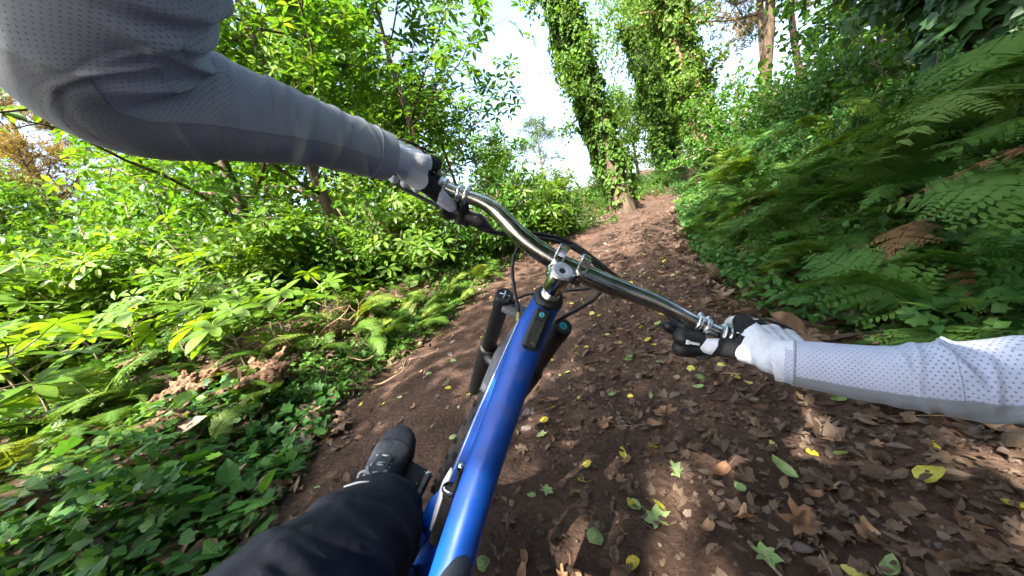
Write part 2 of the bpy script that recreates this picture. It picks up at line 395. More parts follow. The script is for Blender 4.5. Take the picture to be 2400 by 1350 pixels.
M['rubber'] = surf('black rubber', [(.3, (.014, .014, .014)), (.7, (.03, .029, .028))], 60, 5, .75, .3, 200)
M['tyre'] = surf('dusty tyre rubber', [(.35, (.018, .017, .016)), (.6, (.05, .042, .035)), (.75, (.12, .085, .06))], 30, 6, .85, .3, 90)
M['fender'] = surf('grey plastic guard', [(.3, (.10, .105, .115)), (.7, (.14, .145, .155))], 25, 4, .55, .03)
M['white'] = surf('white paint', [(.3, (.72, .73, .75)), (.7, (.82, .82, .83))], 20, 3, .4, 0)
M['teal'] = surf('teal anodised', [(.3, (.05, .45, .55)), (.7, (.08, .55, .65))], 20, 2, .35, 0, metal=.3)
M['glove'] = surf('white glove fabric', [(.3, (.60, .62, .70)), (.7, (.74, .75, .80))], 40, 4, .75, .35, 420, spec=.2)
M['patch'] = surf('black suede patch', [(.3, (.010, .010, .012)), (.7, (.02, .02, .022))], 80, 4, .8, .2, 500, spec=.2)
M['trouser'] = surf('black trouser cloth', [(.3, (.009, .010, .016)), (.7, (.016, .018, .028))], 30, 5, .85, .25, 700, spec=.25)
M['shoe'] = surf('charcoal shoe suede', [(.3, (.03, .036, .046)), (.7, (.062, .07, .084))], 60, 5, .8, .3, 400, spec=.2)
M['sole'] = surf('shoe sole rubber', [(.3, (.01, .01, .012)), (.7, (.02, .02, .022))], 40, 4, .8, .1)
M['lace'] = surf('grey lace', [(.3, (.30, .29, .32)), (.7, (.45, .44, .47))], 200, 4, .85, .4, 900)
M['skin'] = surf('skin', [(.3, (.45, .27, .19)), (.7, (.55, .34, .25))], 30, 4, .55, .1)

def frame_paint():
    m, nt, N, Lk = newmat('scuffed blue frame paint')
    tc = N('ShaderNodeTexCoord')
    def noise(sc, det, ro=.6, st=None):
        n = N('ShaderNodeTexNoise'); n.inputs['Scale'].default_value = sc; n.inputs['Detail'].default_value = det; n.inputs['Roughness'].default_value = ro
        if st:
            mp = N('ShaderNodeMapping'); mp.inputs['Scale'].default_value = st; Lk(tc.outputs['Object'], mp.inputs[0]); Lk(mp.outputs[0], n.inputs['Vector'])
        else: Lk(tc.outputs['Object'], n.inputs['Vector'])
        return n.outputs[0]
    base = ramp(nt, noise(4, 3), [(.3, (.003, .045, .28)), (.7, (.006, .085, .46))])
    dust = ramp(nt, noise(26, 9, .72), [(.52, (0, 0, 0)), (.78, (1, 1, 1))])
    scr = ramp(nt, noise(60, 4, .6, (4, 1, .12)), [(.66, (0, 0, 0)), (.72, (1, 1, 1))])
    def mixc(f, a, c, k):
        mu = N('ShaderNodeMath'); mu.operation = 'MULTIPLY'; Lk(f, mu.inputs[0]); mu.inputs[1].default_value = k
        x = N('ShaderNodeMix'); x.data_type = 'RGBA'; Lk(mu.outputs[0], x.inputs[0]); Lk(a, x.inputs[6]); x.inputs[7].default_value = (*c, 1); return x.outputs[2]
    c = mixc(dust, base, (.16, .11, .08), .35); c = mixc(scr, c, (.10, .18, .42), .35)
    b = N('ShaderNodeBsdfPrincipled'); Lk(c, b.inputs['Base Color']); b.inputs['Metallic'].default_value = .1; b.inputs['Specular IOR Level'].default_value = .35
    mr = N('ShaderNodeMapRange'); Lk(dust, mr.inputs[0]); mr.inputs[3].default_value = .38; mr.inputs[4].default_value = .85; Lk(mr.outputs[0], b.inputs['Roughness'])
    o = N('ShaderNodeOutputMaterial'); Lk(b.outputs[0], o.inputs[0]); return m
M['blue'] = frame_paint()
# jersey: white knit with small staggered perforations that sit in the weave
def jersey_mat(name, base, hole, rows=1.0):
    m, nt, N, Lk = newmat(name)
    uv = N('ShaderNodeUVMap'); sp = N('ShaderNodeSeparateXYZ'); Lk(uv.outputs[0], sp.inputs[0])
    def mth(op, a, b=None, c=None):
        n = N('ShaderNodeMath'); n.operation = op
        for i, q in enumerate((a, b, c)):
            if q is None: continue
            if isinstance(q, (int, float)): n.inputs[i].default_value = q
            else: Lk(q, n.inputs[i])
        return n.outputs[0]
    u, v = sp.outputs[0], sp.outputs[1]
    row = mth('FLOOR', v); odd = mth('MULTIPLY', mth('MODULO', row, 2.0), .5)
    fu = mth('SUBTRACT', mth('FRACT', mth('ADD', u, odd)), .5); fv = mth('SUBTRACT', mth('FRACT', v), .5)
    d = mth('SQRT', mth('ADD', mth('POWER', mth('MULTIPLY', mth('ABSOLUTE', fu), 1.3), 2.0), mth('POWER', mth('MULTIPLY', mth('ABSOLUTE', fv), .95), 2.0)))
    nz = N('ShaderNodeTexNoise'); nz.inputs['Scale'].default_value = 9; tc = N('ShaderNodeTexCoord'); Lk(tc.outputs['Object'], nz.inputs['Vector'])
    rad = mth('MULTIPLY_ADD', nz.outputs[0], .40, .04)
    mask = mth('SMOOTH_MIN', mth('MULTIPLY', mth('MAXIMUM', mth('SUBTRACT', rad, d), 0.0), 14.0), 1.0, .1)
    mx = N('ShaderNodeMix'); mx.data_type = 'RGBA'; Lk(mask, mx.inputs[0]); mx.inputs[6].default_value = (*base, 1); mx.inputs[7].default_value = (*hole, 1)
    n3 = N('ShaderNodeTexNoise'); n3.inputs['Scale'].default_value = 40; n3.inputs['Detail'].default_value = 5; Lk(tc.outputs['Object'], n3.inputs['Vector'])
    hs = N('ShaderNodeHueSaturation'); Lk(mx.outputs[2], hs.inputs['Color'])
    mr = N('ShaderNodeMapRange'); Lk(n3.outputs[0], mr.inputs[0]); mr.inputs[3].default_value = .86; mr.inputs[4].default_value = 1.1; Lk(mr.outputs[0], hs.inputs['Value'])
    b = N('ShaderNodeBsdfPrincipled'); Lk(hs.outputs[0], b.inputs['Base Color']); b.inputs['Roughness'].default_value = .85
    b.inputs['Specular IOR Level'].default_value = .2; b.inputs['Sheen Weight'].default_value = .15
    hgt_ = mth('SUBTRACT', mth('MULTIPLY', n3.outputs[0], .35), mask)
    bp = N('ShaderNodeBump'); bp.inputs['Strength'].default_value = .5; bp.inputs['Distance'].default_value = .0012; Lk(hgt_, bp.inputs['Height']); Lk(bp.outputs[0], b.inputs['Normal'])
    t = N('ShaderNodeBsdfTranslucent'); Lk(hs.outputs[0], t.inputs[0])
    ms = N('ShaderNodeMixShader'); ms.inputs[0].default_value = .12; Lk(b.outputs[0], ms.inputs[1]); Lk(t.outputs[0], ms.inputs[2])
    o = N('ShaderNodeOutputMaterial'); Lk(ms.outputs[0], o.inputs[0]); return m
M['jersey'] = jersey_mat('white perforated jersey', (.54, .57, .71), (.27, .31, .45))  # white cloth with the blue of the skylight put into its colour
M['jersey_shade'] = jersey_mat('knit jersey darkened for shade', (.40, .43, .49), (.26, .29, .35))  # same white cloth, its colour darkened for the shade on the left sleeve
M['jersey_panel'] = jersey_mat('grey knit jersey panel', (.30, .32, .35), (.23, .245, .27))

# ground: bare reddish earth on the trail, dark humus off it (attribute "trail" says which)
def ground_mat():
    m, nt, N, Lk = newmat('earth')
    tc = N('ShaderNodeTexCoord'); at = N('ShaderNodeAttribute'); at.attribute_name = 'trail'
    n1 = N('ShaderNodeTexNoise'); n1.inputs['Scale'].default_value = 2.2; n1.inputs['Detail'].default_value = 9; n1.inputs['Roughness'].default_value = .65
    n2 = N('ShaderNodeTexNoise'); n2.inputs['Scale'].default_value = 38; n2.inputs['Detail'].default_value = 7; n2.inputs['Roughness'].default_value = .7
    for n in (n1, n2): Lk(tc.outputs['Object'], n.inputs['Vector'])
    c1 = ramp(nt, n1.outputs[0], [(.3, (.036, .022, .016)), (.5, (.066, .039, .028)), (.7, (.11, .066, .046))])
    c2 = ramp(nt, n1.outputs[0], [(.3, (.028, .018, .012)), (.5, (.06, .036, .022)), (.7, (.11, .068, .04))])
    mx = N('ShaderNodeMix'); mx.data_type = 'RGBA'; Lk(at.outputs['Fac'], mx.inputs[0]); Lk(c2, mx.inputs[6]); Lk(c1, mx.inputs[7])
    hs = N('ShaderNodeHueSaturation'); Lk(mx.outputs[2], hs.inputs['Color'])
    mr = N('ShaderNodeMapRange'); Lk(n2.outputs[0], mr.inputs[0]); mr.inputs[1].default_value = .3; mr.inputs[2].default_value = .7
    mr.inputs[3].default_value = .6; mr.inputs[4].default_value = 1.4; Lk(mr.outputs[0], hs.inputs['Value'])
    b = N('ShaderNodeBsdfPrincipled'); Lk(hs.outputs[0], b.inputs['Base Color']); b.inputs['Roughness'].default_value = .92; b.inputs['Specular IOR Level'].default_value = .2
    vo = N('ShaderNodeTexVoronoi'); vo.inputs['Scale'].default_value = 55; Lk(tc.outputs['Object'], vo.inputs['Vector'])
    ad = N('ShaderNodeMath'); ad.operation = 'MULTIPLY_ADD'; Lk(vo.outputs[0], ad.inputs[0]); ad.inputs[1].default_value = -.4; Lk(n2.outputs[0], ad.inputs[2])
    bp = N('ShaderNodeBump'); bp.inputs['Strength'].default_value = .9; bp.inputs['Distance'].default_value = .02; Lk(ad.outputs[0], bp.inputs['Height'])
    Lk(bp.outputs[0], b.inputs['Normal'])
    o = N('ShaderNodeOutputMaterial'); Lk(b.outputs[0], o.inputs[0]); return m
M['ground'] = ground_mat()
# ------------------------------------------------------------------ ground: one sheet, finest round the trail
def build_ground():
    n = 430
    u = np.linspace(-1, 1, n)
    xs = .6 + 2.6 * np.sinh(u * 4.0) / np.sinh(1.0) * 1.0
    ys = 3.0 + 3.2 * np.sinh(np.linspace(-.85, 1, n) * 4.0) / np.sinh(1.0)
    X, Y = np.meshgrid(xs, ys)
    Z = hgt(X, Y)
    v = np.stack([X, Y, Z], -1).reshape(-1, 3)
    i = np.arange(n * n).reshape(n, n)
    f = np.stack([i[:-1, :-1], i[:-1, 1:], i[1:, 1:], i[1:, :-1]], -1).reshape(-1, 4)
    mb = MB(); mb.add(v, f)
    me = mb.mesh('ground', M['ground'])
    dl, dr = edges(X, Y)
    a = me.attributes.new('trail', 'FLOAT', 'POINT')
    a.data.foreach_set('value', (1 - sstep((np.maximum(dl, dr) + .08 + .1 * wob(X, Y, 6, 2)) / .3)).ravel().astype(np.float32))
    o = link('ground', me); tag(o, 'brown earth trail bending through the wood with banks on both sides', None, None, 'structure')
build_ground()
# ------------------------------------------------------------------ the mountain bike
def Wd(v): return CB @ np.asarray(v, float)          # direction, rider frame -> world
Rb = nrm([.885, .465, -.13]); Db = np.array([-.2, .6, .77]); Db = nrm(Db - Rb * np.dot(Db, Rb)); Fb = np.cross(Rb, Db)
K0 = cp(1318, 635, .50)                               # top of the steerer
def bk(t, f=0, r=0): return K0 + t * Db + f * Fb + r * Rb
FK = np.array([.043, .05, .656])                       # fork crown
def fk(t, f=0, r=0): return FK + t * Db + f * Fb + r * Rb
Dt = nrm(math.cos(.436) * Db - math.sin(.436) * Fb); Ft = nrm(math.cos(.436) * Fb + math.sin(.436) * Db)
AX = fk(.55, .03)                                      # front axle
WR = .355
base = W(AX + Dt * (WR))
bike = thing('mountain_bike', 'blue mountain bike with polished wide handlebar leaning along the trail', 'bicycle', loc=tuple(base))
def ctube(mb, pts, rad, n=20, m=60, mi=0, **k):
    q = catmull(np.array(pts, float), m); rad = np.asarray(rad, float)
    if rad.ndim == 1:
        rad = np.interp(np.linspace(0, 1, m), np.linspace(0, 1, len(rad)), rad)
    elif rad.ndim == 2:
        rad = np.stack([np.interp(np.linspace(0, 1, m), np.linspace(0, 1, len(rad)), rad[:, j]) for j in (0, 1)], 1)
    addtube(mb, np.array([W(p) for p in q]), rad, n, mi, **k); return mb
# handlebar: 35 mm at the clamp, 22 mm at the grips
bar_px = [(880, 368, .545), (960, 402, .553), (1039, 439, .555), (1078, 455, .556), (1122, 470, .556), (1157, 490, .555), (1186, 517, .552), (1216, 549, .549), (1250, 578, .546), (1285, 601, .543), (1322, 623, .54),
          (1360, 638, .537), (1383, 648, .535), (1420, 664, .533), (1457, 678, .529), (1532, 706, .52), (1591, 734, .512), (1635, 757, .508), (1695, 784, .503), (1780, 815, .495), (1850, 840, .485)]
bar = np.array([cp(*p) for p in bar_px])
barq = catmull(bar, 220)
bx = np.linspace(0, 1, 220)
bpx = 1200 + F_PX * barq[:, 0] / barq[:, 2]
brad = np.interp(bpx, [880, 1110, 1240, 1280, 1400, 1440, 1610, 1850], [.0112, .0112, .0165, .0172, .0172, .0165, .0112, .0112])
mb = MB(); addtube(mb, np.array([W(p) for p in barq]), brad, 32)
hb = wpart('handlebar', mb, M['chrome'], bike)
def barat(px):
    i = int(np.argmin(np.abs(bpx - px))); i = min(max(i, 1), 218)
    return barq[i], nrm(barq[i + 1] - barq[i - 1])
def collar(name, px, w, r, mat, parent, lip=.0015):
    c, a = barat(px); m = MB()
    lathe(m, W(c), Wd(a), [(-w / 2, .005), (-w / 2, r - .001), (-w / 2 + .001, r), (-w / 2 + .003, r), (-w / 2 + .004, r - lip), (w / 2 - .004, r - lip), (w / 2 - .003, r), (w / 2 - .001, r), (w / 2, r - .001), (w / 2, .005)], 32)
    return wpart(name, m, mat, parent)
for px0, px1, gp, cpx in ((1029, 884, 960, 1038), (1703, 1842, 1775, 1698)):
    i0, i1 = sorted((int(np.argmin(np.abs(bpx - px0))), int(np.argmin(np.abs(bpx - px1)))))
    seg = barq[i0:i1 + 1]
    g = MB(); rr_ = .0158 + .0007 * np.sin(np.linspace(0, 60, len(seg)))
    addtube(g, np.array([W(p) for p in catmull(seg, 90)]), .0158 + .0008 * np.sign(np.sin(np.linspace(0, 120, 90))), 28)
    gr = wpart('grip', g, M['rubber'], bike)
    collar('grip_collar', cpx, .013, .0172, M['alloy'], gr)
    c, a = barat(cpx); m = MB()
    side = nrm(np.cross(a, [0, 0, 1])) * -1
    lathe(m, W(c + side * .013 + np.array([0, 0, -.008])), Wd([0, -.3, -1]), [(0, .0001), (0, .0036), (.006, .0036), (.0065, .0028), (.0065, .0001)], 12)
    wpart('clamp_bolt', m, M['alloy'], gr)
# lever clamps (bright), lever bodies (black)
def lever(px, down, tip, blade_mid, side):
    c, a = barat(px)
    pk = MB(); 
    for dx in (-.006, .007):
        lathe(pk, W(c + a * dx), Wd(a), [(-.0035, .008), (-.0035, .0150), (-.0025, .0158), (.0025, .0158), (.0035, .0150), (.0035, .008)], 28)
    root_ = wpart('brake_lever', pk, M['alloy'], bike)
    for dx in (-.006, .007):
        m = MB(); up = nrm(np.cross(a, [0, 0, 1.0])); up = up if up[1] < 0 else -up
        lathe(m, W(c + a * dx + up * .0135), Wd(up), [(0, .0001), (0, .0034), (.0032, .0034), (.004, .0025), (.004, .0001)], 12)
        wpart('clamp_screw', m, M['alloy'], root_)
    body = MB()
    capsule(body, W(c + down * .018), W(c + down * .045), .012, .013)
    capsule(body, W(c + down * .036 - a * .03), W(c + down * .04 + a * .035), .0105, .0125)
    capsule(body, W(c + down * .036 + a * .03), W(c + down * .052 + a * .06), .011, .006)
    me = remesh('lever_body', body, [M['black']], .0022, 3)
    o = link('lever_body', me, root_); me.transform(Matrix.Translation(-Vector(base)))
    bl = MB(); ctube(bl, [c + down * .045 + a * .01, blade_mid, tip], np.array([[.004, .007], [.0035, .0065], [.004, .007], [.005, .008]]), 12, 40)
    wpart('lever_blade', bl, M['black'], root_)
    return root_, c, a
lc, la = barat(1085)
dl_ = nrm(np.array([-.10, .75, .62]))
lv, lc, la = lever(1085, dl_, cp(925, 428, .60), cp(985, 462, .60), 1)
m = MB(); capsule(m, W(cp(1046, 488, .575)), W(cp(1050, 500, .59)), .013, .013)                      # dropper remote paddle
capsule(m, W(cp(1052, 498, .585)), W(cp(1092, 522, .585)), .0075, .006)
capsule(m, W(cp(1080, 482, .57)), W(cp(1092, 522, .585)), .009, .008)
me = remesh('seatpost_remote', m, [M['black']], .002, 3); me.transform(Matrix.Translation(-Vector(base))); link('seatpost_remote', me, bike)
rc, ra = barat(1642)
lv2, rc, ra = lever(1642, nrm(np.array([-.25, .55, .8])), cp(1805, 812, .60), cp(1720, 806, .60), -1)
# shifter housing with its white mark
sh = MB(); sc_ = cp(1617, 803, .50)
capsule(sh, W(sc_ + np.array([-.012, -.008, 0])), W(sc_ + np.array([.012, -.004, 0])), .015, .013)
capsule(sh, W(sc_ + np.array([-.012, .010, .004])), W(sc_ + np.array([.012, .012, .004])), .014, .013)
capsule(sh, W(sc_ + np.array([-.004, -.02, .01])), W(sc_ + np.array([.016, -.028, .008])), .012, .011)
me = remesh('shifter', sh, [M['black']], .0018, 3); me.transform(Matrix.Translation(-Vector(base))); so = link('shifter', me, bike)
m = MB(); q = cp(1621, 804, .482)
e1, e2 = nrm(np.array([.95, .18, 0])), nrm(np.array([-.18, .95, 0])); e3 = np.cross(e1, e2)
for dx, w_, h_ in ((-.006, .0022, .0034), (.003, .009, .0019)):
    box(m, W(q + e1 * dx), [Wd(e1), Wd(e2), Wd(e3)], (w_, h_, .0012))
wpart('indicator_mark', m, M['white'], so)
m = MB(); ctube(m, [cp(1630, 835, .50), cp(1660, 832, .495), cp(1690, 822, .50)], np.array([[.004, .008], [.0035, .009], [.003, .007]]), 10, 20); wpart('shift_paddle', m, M['black'], so)
# stem, two clamp blocks, cap, spacers
bc = barq[int(np.argmin(np.abs(bpx - 1330)))]; ba = nrm(barq[int(np.argmin(np.abs(bpx - 1350)))] - barq[int(np.argmin(np.abs(bpx - 1300)))])
un = nrm(np.cross(ba, nrm(bk(.025) - bc))); 
st = MB()
lathe(st, W(bk(.001)), Wd(Db), [(0, .0001), (0, .0165), (.003, .0185), (.042, .0185), (.045, .0172)], 36)
for s in (-1, 1):
    ctube(st, [bk(.022, .006, s * .009), bk(.022, .02, s * .015), bc + ba * s * .021 - Fb * .006], np.array([[.010, .014], [.009, .013], [.009, .012]]), 14, 16)
for s in (-1, 1):
    lathe(st, W(bc + ba * s * .021), Wd(ba), [(-.0085, .014), (-.0085, .0218), (-.007, .0228), (.007, .0228), (.0085, .0218), (.0085, .014)], 36)
stem = wpart('stem', st, M['chrome'], bike)
up_ = nrm(-Dt - .15 * Fb); up_ = nrm(up_ - ba * np.dot(up_, ba)); fw_ = np.cross(up_, ba)
for s in (-1, 1):
    m = MB(); box(m, W(bc + ba * s * .021 + up_ * .024 - fw_ * .002), [Wd(ba), Wd(up_), Wd(fw_)], (.0088, .0085, .011), bev=.22)
    cb_ = wpart('clamp_block', m, M['alloy'], stem, smooth=False)
    m = MB(); box(m, W(bc + ba * s * .021 + up_ * .0328 + fw_ * .001), [Wd(ba), Wd(up_), Wd(fw_)], (.0088 * .9, .0006, .0008), bev=.1)
    wpart('clamp_gap', m, M['black'], cb_)
m = MB(); lathe(m, W(bk(0)), Wd(-Db), [(-.002, .0172), (.0015, .0172), (.003, .0160), (.0005, .0060), (0, .0052)], 36)
cap = wpart('stem_cap', m, M['capgrey'], bike)
m = MB(); lathe(m, W(bk(0)), Wd(-Db), [(-.004, .0001), (.0008, .0001), (.0009, .0052), (-.004, .0055)], 24); wpart('cap_bolt', m, M['black'], cap)
m = MB(); lathe(m, W(bk(.045)), Wd(Db), [(0, .006), (0, .0168), (.014, .0168), (.0142, .0175), (.02, .0175), (.02, .006)], 32); wpart('steerer_spacer', m, M['chrome'], bike)
m = MB(); lathe(m, W(bk(.064)), Wd(Db), [(0, .006), (0, .019), (.003, .0245), (.012, .0265), (.02, .0265), (.02, .006)], 36); wpart('headset', m, M['black'], bike)
# frame
fr = MB()
ctube(fr, [bk(.078), bk(.12), bk(.168)], [.0275, .0255, .029], 32, 24)
head = wpart('head_tube', fr, M['blue'], bike)
m = MB(); ctube(m, [bk(.092, .004), bk(.105, -.03), cp(1240, 790, .555), cp(1180, 960, .525), cp(1118, 1140, .49), cp(1072, 1290, .455), cp(1040, 1400, .43)], np.array([[.026, .026], [.028, .030], [.0275, .0295], [.027, .029], [.0275, .029], [.028, .03], [.028, .03]]), 36, 90)
tt = wpart('top_tube', m, M['blue'], bike)
m = MB(); ctube(m, [bk(.155, .0), bk(.17, -.035), cp(1205, 850, .655), cp(1140, 1000, .665), cp(1075, 1150, .675), cp(1015, 1260, .69), cp(965, 1330, .70)], np.array([[.026, .026], [.030, .032], [.031, .034], [.031, .035], [.031, .035], [.032, .036], [.034, .036]]), 36, 90)
dt_ = wpart('down_tube', m, M['blue'], bike)
# thin pale line along the edge of the down tube
m = MB(); ctube(m, [cp(1218, 745, .618), cp(1176, 838, .628), cp(1110, 990, .64), cp(1048, 1138, .65), cp(1018, 1190, .655)], [.0008, .0011, .0012, .0011, .0007], 8, 60); wpart('pale_edge_line', m, M['white'], dt_)
# port cover on the top tube
pc = cp(1257, 772, .52); a1 = nrm(cp(1238, 822, .512) - cp(1275, 728, .525)); nn = nrm(np.array([-.05, -.28, -.96])); nn = nrm(nn - a1 * np.dot(nn, a1)); a2 = np.cross(a1, nn)
m = MB(); box(m, W(pc + nn * -.004), [Wd(a1), Wd(a2), Wd(nn)], (.036, .0145, .0075), bev=.75)
pcv = wpart('port_cover', m, M['black'], tt, smooth=False)
m = MB(); box(m, W(pc + a1 * .006 + nn * .004), [Wd(a1), Wd(a2), Wd(nn)], (.022, .010, .0018), bev=.8); wpart('cover_inset', m, M['rubber'], pcv, smooth=False)
m = MB(); lathe(m, W(pc - a1 * .0255 + nn * .0028), Wd(nn), [(0, .0015), (.0016, .0017), (.0018, .0030), (.0016, .0042), (0, .0044)], 24); wpart('cover_screw', m, M['teal'], pcv)
# fork
m = MB()
ctube(m, [fk(.022, 0, -.068), fk(.03, .004, -.03), fk(.03, .006, 0), fk(.03, .004, .03), fk(.022, 0, .068)], np.array([[.017, .019], [.017, .022], [.018, .024], [.017, .022], [.017, .019]]), 20, 40)
box(m, W(fk(.012, -.012, -.03)), [Wd(Rb), Wd(Db), Wd(Fb)], (.03, .008, .012), bev=.3)
fork = wpart('fork_crown', m, M['fender'], bike)
for s, nm in ((-1, 0), (1, 1)):
    m = MB(); lathe(m, W(fk(-.004, 0, s * .068)), Wd(Db), [(0, .0001), (0, .0185), (.003, .0200), (.035, .0200), (.037, .0178), (.23, .0178), (.23, .01)], 32)
    leg = wpart('fork_stanchion', m, M['black'], bike)
    m = MB(); lathe(m, W(fk(-.004, 0, s * .068)), Wd(-Db), [(-.002, .0193), (.003, .0185), (.0042, .0165), (.0030, .0120), (.0022, .0001)], 32)
    tc_ = wpart('fork_cap', m, M['rubber'], leg)
    if nm == 0:
        m = MB()
        for q_ in range(2):
            d_ = nrm(Rb * (1 if q_ else .25) + Fb * (.25 if q_ else -1)); d2 = np.cross(d_, Db)
            box(m, W(fk(-.0078, 0, s * .068)), [Wd(d_), Wd(d2), Wd(Db)], (.011, .0016, .0012))
        wpart('cap_cross', m, M['alloy'], tc_)
    else:
        m = MB()
        lathe(m, W(fk(-.0065, 0, s * .068)), Wd(-Db), [(0, .0055), (.0014, .0057), (.0016, .0068), (.0014, .0078), (0, .008)], 28)
        lathe(m, W(fk(-.0065, 0, s * .068)), Wd(-Db), [(0, .0022), (.0014, .0024), (.0014, .0036), (0, .0038)], 20)
        wpart('cap_ring', m, M['teal'], tc_)
    m = MB(); lathe(m, W(fk(.225, 0, s * .068)), Wd(Db), [(0, .012), (0, .0235), (.006, .0245), (.02, .0245), (.24, .022), (.33, .02), (.345, .012), (.345, .0001)], 28)
    wpart('fork_lower', m, M['black'], leg)
m = MB()
ctube(m, [fk(.26, 0, -.068), fk(.235, -.03, -.045), fk(.225, -.035, 0), fk(.235, -.03, .045), fk(.26, 0, .068)], [.011, .012, .013, .012, .011], 14, 30); wpart('fork_brace', m, M['black'], bike)
# front wheel
def ring(c, nrm_, R, prof, n=96, mi=0, mb=None):
    e1 = nrm(np.cross(nrm_, [.2, .3, .9])); e2 = np.cross(nrm_, e1)
    th = np.linspace(0, 2 * np.pi, n, endpoint=False); pr = np.array(prof)
    v = c + (e1[None, None] * np.cos(th)[:, None, None] + e2[None, None] * np.sin(th)[:, None, None]) * (R + pr[None, :, 1:2]) + nrm_ * pr[None, :, :1]
    k = len(prof); i = np.arange(n * k).reshape(n, k); j = np.roll(i, -1, 0)
    f = np.stack([i, j, np.roll(j, -1, 1), np.roll(i, -1, 1)], -1).reshape(-1, 4)
    mb.add(v.reshape(-1, 3), f, mi)
wn_ = W(Rb) - CAM; wc = W(AX)
m = MB(); lathe(m, wc, wn_, [(-.055, .008), (-.05, .022), (-.04, .024), (-.035, .014), (.035, .014), (.04, .024), (.05, .022), (.055, .008)], 24)
wheel = wpart('front_wheel', m, M['black'], bike)
m = MB(); ring(wc, wn_, WR - .03, [(.029 * math.cos(t), .029 * math.sin(t)) for t in np.linspace(0, 2 * np.pi, 18, endpoint=False)], 120, 0, m)
tyre = wpart('tyre', m, M['tyre'], wheel)
m = MB()
e1 = nrm(np.cross(wn_, [.2, .3, .9])); e2 = np.cross(wn_, e1)
for i in range(84):
    th = 2 * math.pi * i / 84; rd = e1 * math.cos(th) + e2 * math.sin(th); tg = -e1 * math.sin(th) + e2 * math.cos(th)
    for s, lat in ((-1, .011), (1, .011), (-1, .024), (1, .024)):
        if (lat > .02) == (i % 2 == 0): continue
        h_ = math.sqrt(.029 ** 2 - lat ** 2)
        box(m, wc + rd * (WR - .03 + h_ * 1.05) + wn_ * lat * s * 1.05, [tg, np.cross(rd, tg), rd], (.007, .0045, .0035), bev=.3)
o = wpart('tread_knobs', m, M['tyre'], wheel, smooth=False); o['kind'] = 'stuff'
m = MB(); ring(wc, wn_, WR - .06, [(-.015, .004), (.015, .004), (.014, -.016), (-.014, -.016)], 96, 0, m); wpart('rim', m, M['black'], wheel, smooth=False)
for i in range(16):
    th = 2 * math.pi * i / 16; rd = e1 * math.cos(th) + e2 * math.sin(th); th2 = th + (.35 if i % 2 else -.35); r2 = e1 * math.cos(th2) + e2 * math.sin(th2)
    m = MB(); addtube(m, np.array([wc + r2 * .022 + wn_ * (.04 if (i // 2) % 2 else -.04), wc + rd * (WR - .072)]), .0011, 5); wpart('spoke', m, M['alloy'], wheel)
# mudguard over the rear of the front wheel
def guard():
    mb = MB(); n1, n2 = 26, 9
    ud = -Db; bd = -Fb
    V = []
    for t in np.linspace(-.15, .36, n1):
        ang = t * 1.15
        rd = nrm(ud * math.cos(ang) + bd * math.sin(ang))
        wdt = .040 * (1 - .3 * max(0, t - .15) / .22) * (.75 + .25 * min(1, (t + .15) * 4))
        for s in np.linspace(-1, 1, n2):
            V.append(AX + rd * (WR + .028 - .018 * s * s) + Rb * wdt * s)
    V = np.array([W(p) for p in V]); i = np.arange(n1 * n2).reshape(n1, n2)
    f = np.stack([i[:-1, :-1], i[:-1, 1:], i[1:, 1:], i[1:, :-1]], -1).reshape(-1, 4)
    mb.add(V, f); return mb
gd = wpart('mudguard', guard(), M['fender'], bike)
sm_ = gd.modifiers.new('thick', 'SOLIDIFY'); sm_.thickness = .0022
# rear shock, linkage, crank, pedal, saddle, rear end
m = MB(); lathe(m, W(cp(1082, 1098, .575)), Wd(nrm(cp(1036, 1240, .56) - cp(1082, 1098, .575))), [(0, .0001), (0, .006), (.035, .006), (.035, .016), (.04, .0185), (.052, .0185), (.053, .0165), (.125, .0165), (.128, .012), (.128, .0001)], 24, 0)
shk = wpart('rear_shock', m, M['black'], bike)
m = MB(); lathe(m, W(cp(1086, 1086, .577)), Wd(nrm(cp(1036, 1240, .56) - cp(1082, 1098, .575))), [(0, .0001), (0, .0085), (.012, .0085), (.013, .0052), (.05, .0052)], 20); wpart('shock_shaft', m, M['chrome'], shk)
m = MB(); lathe(m, W(cp(1062, 1143, .566)), Wd(nrm(cp(1036, 1240, .56) - cp(1082, 1098, .575))), [(0, .0186), (.004, .0194), (.008, .0186)], 24); wpart('shock_ring', m, M['alloy'], shk)
m = MB(); ctube(m, [cp(1060, 1100, .605), cp(1042, 1140, .60), cp(1030, 1190, .60), cp(1010, 1240, .60)], np.array([[.004, .006], [.006, .012], [.007, .014], [.004, .008]]), 14, 40); wpart('shock_link', m, M['white'], bike)
m = MB(); ctube(m, [cp(1045, 1150, .625), cp(1018, 1190, .62), cp(1005, 1225, .615), cp(1010, 1262, .61)], np.array([[.010, .012], [.015, .018], [.014, .02], [.006, .010]]), 16, 40); wpart('rocker_arm', m, M['blue_light'], bike)
BBp = cp(968, 1330, .70)
m = MB(); lathe(m, W(BBp - Rb * .06), Wd(Rb), [(0, .0001), (0, .014), (.012, .02), (.02, .028), (.10, .028), (.12, .014), (.12, .0001)], 24); wpart('bottom_bracket', m, M['black'], bike)
CRK = cp(1003, 1112, .86)
m = MB(); ctube(m, [BBp - Rb * .062, .5 * (BBp + CRK) - Rb * .03, CRK], np.array([[.010, .014], [.008, .012], [.009, .013]]), 16, 30)
crank = wpart('crank_arm', m, M['black'], bike)
m = MB(); lathe(m, W(CRK - Rb * .006), Wd(Rb), [(0, .0001), (0, .0085), (.016, .0085), (.018, .006), (.018, .0001)], 18); wpart('pedal_bolt', m, M['alloy'], crank)
PD = cp(948, 1110, .885)
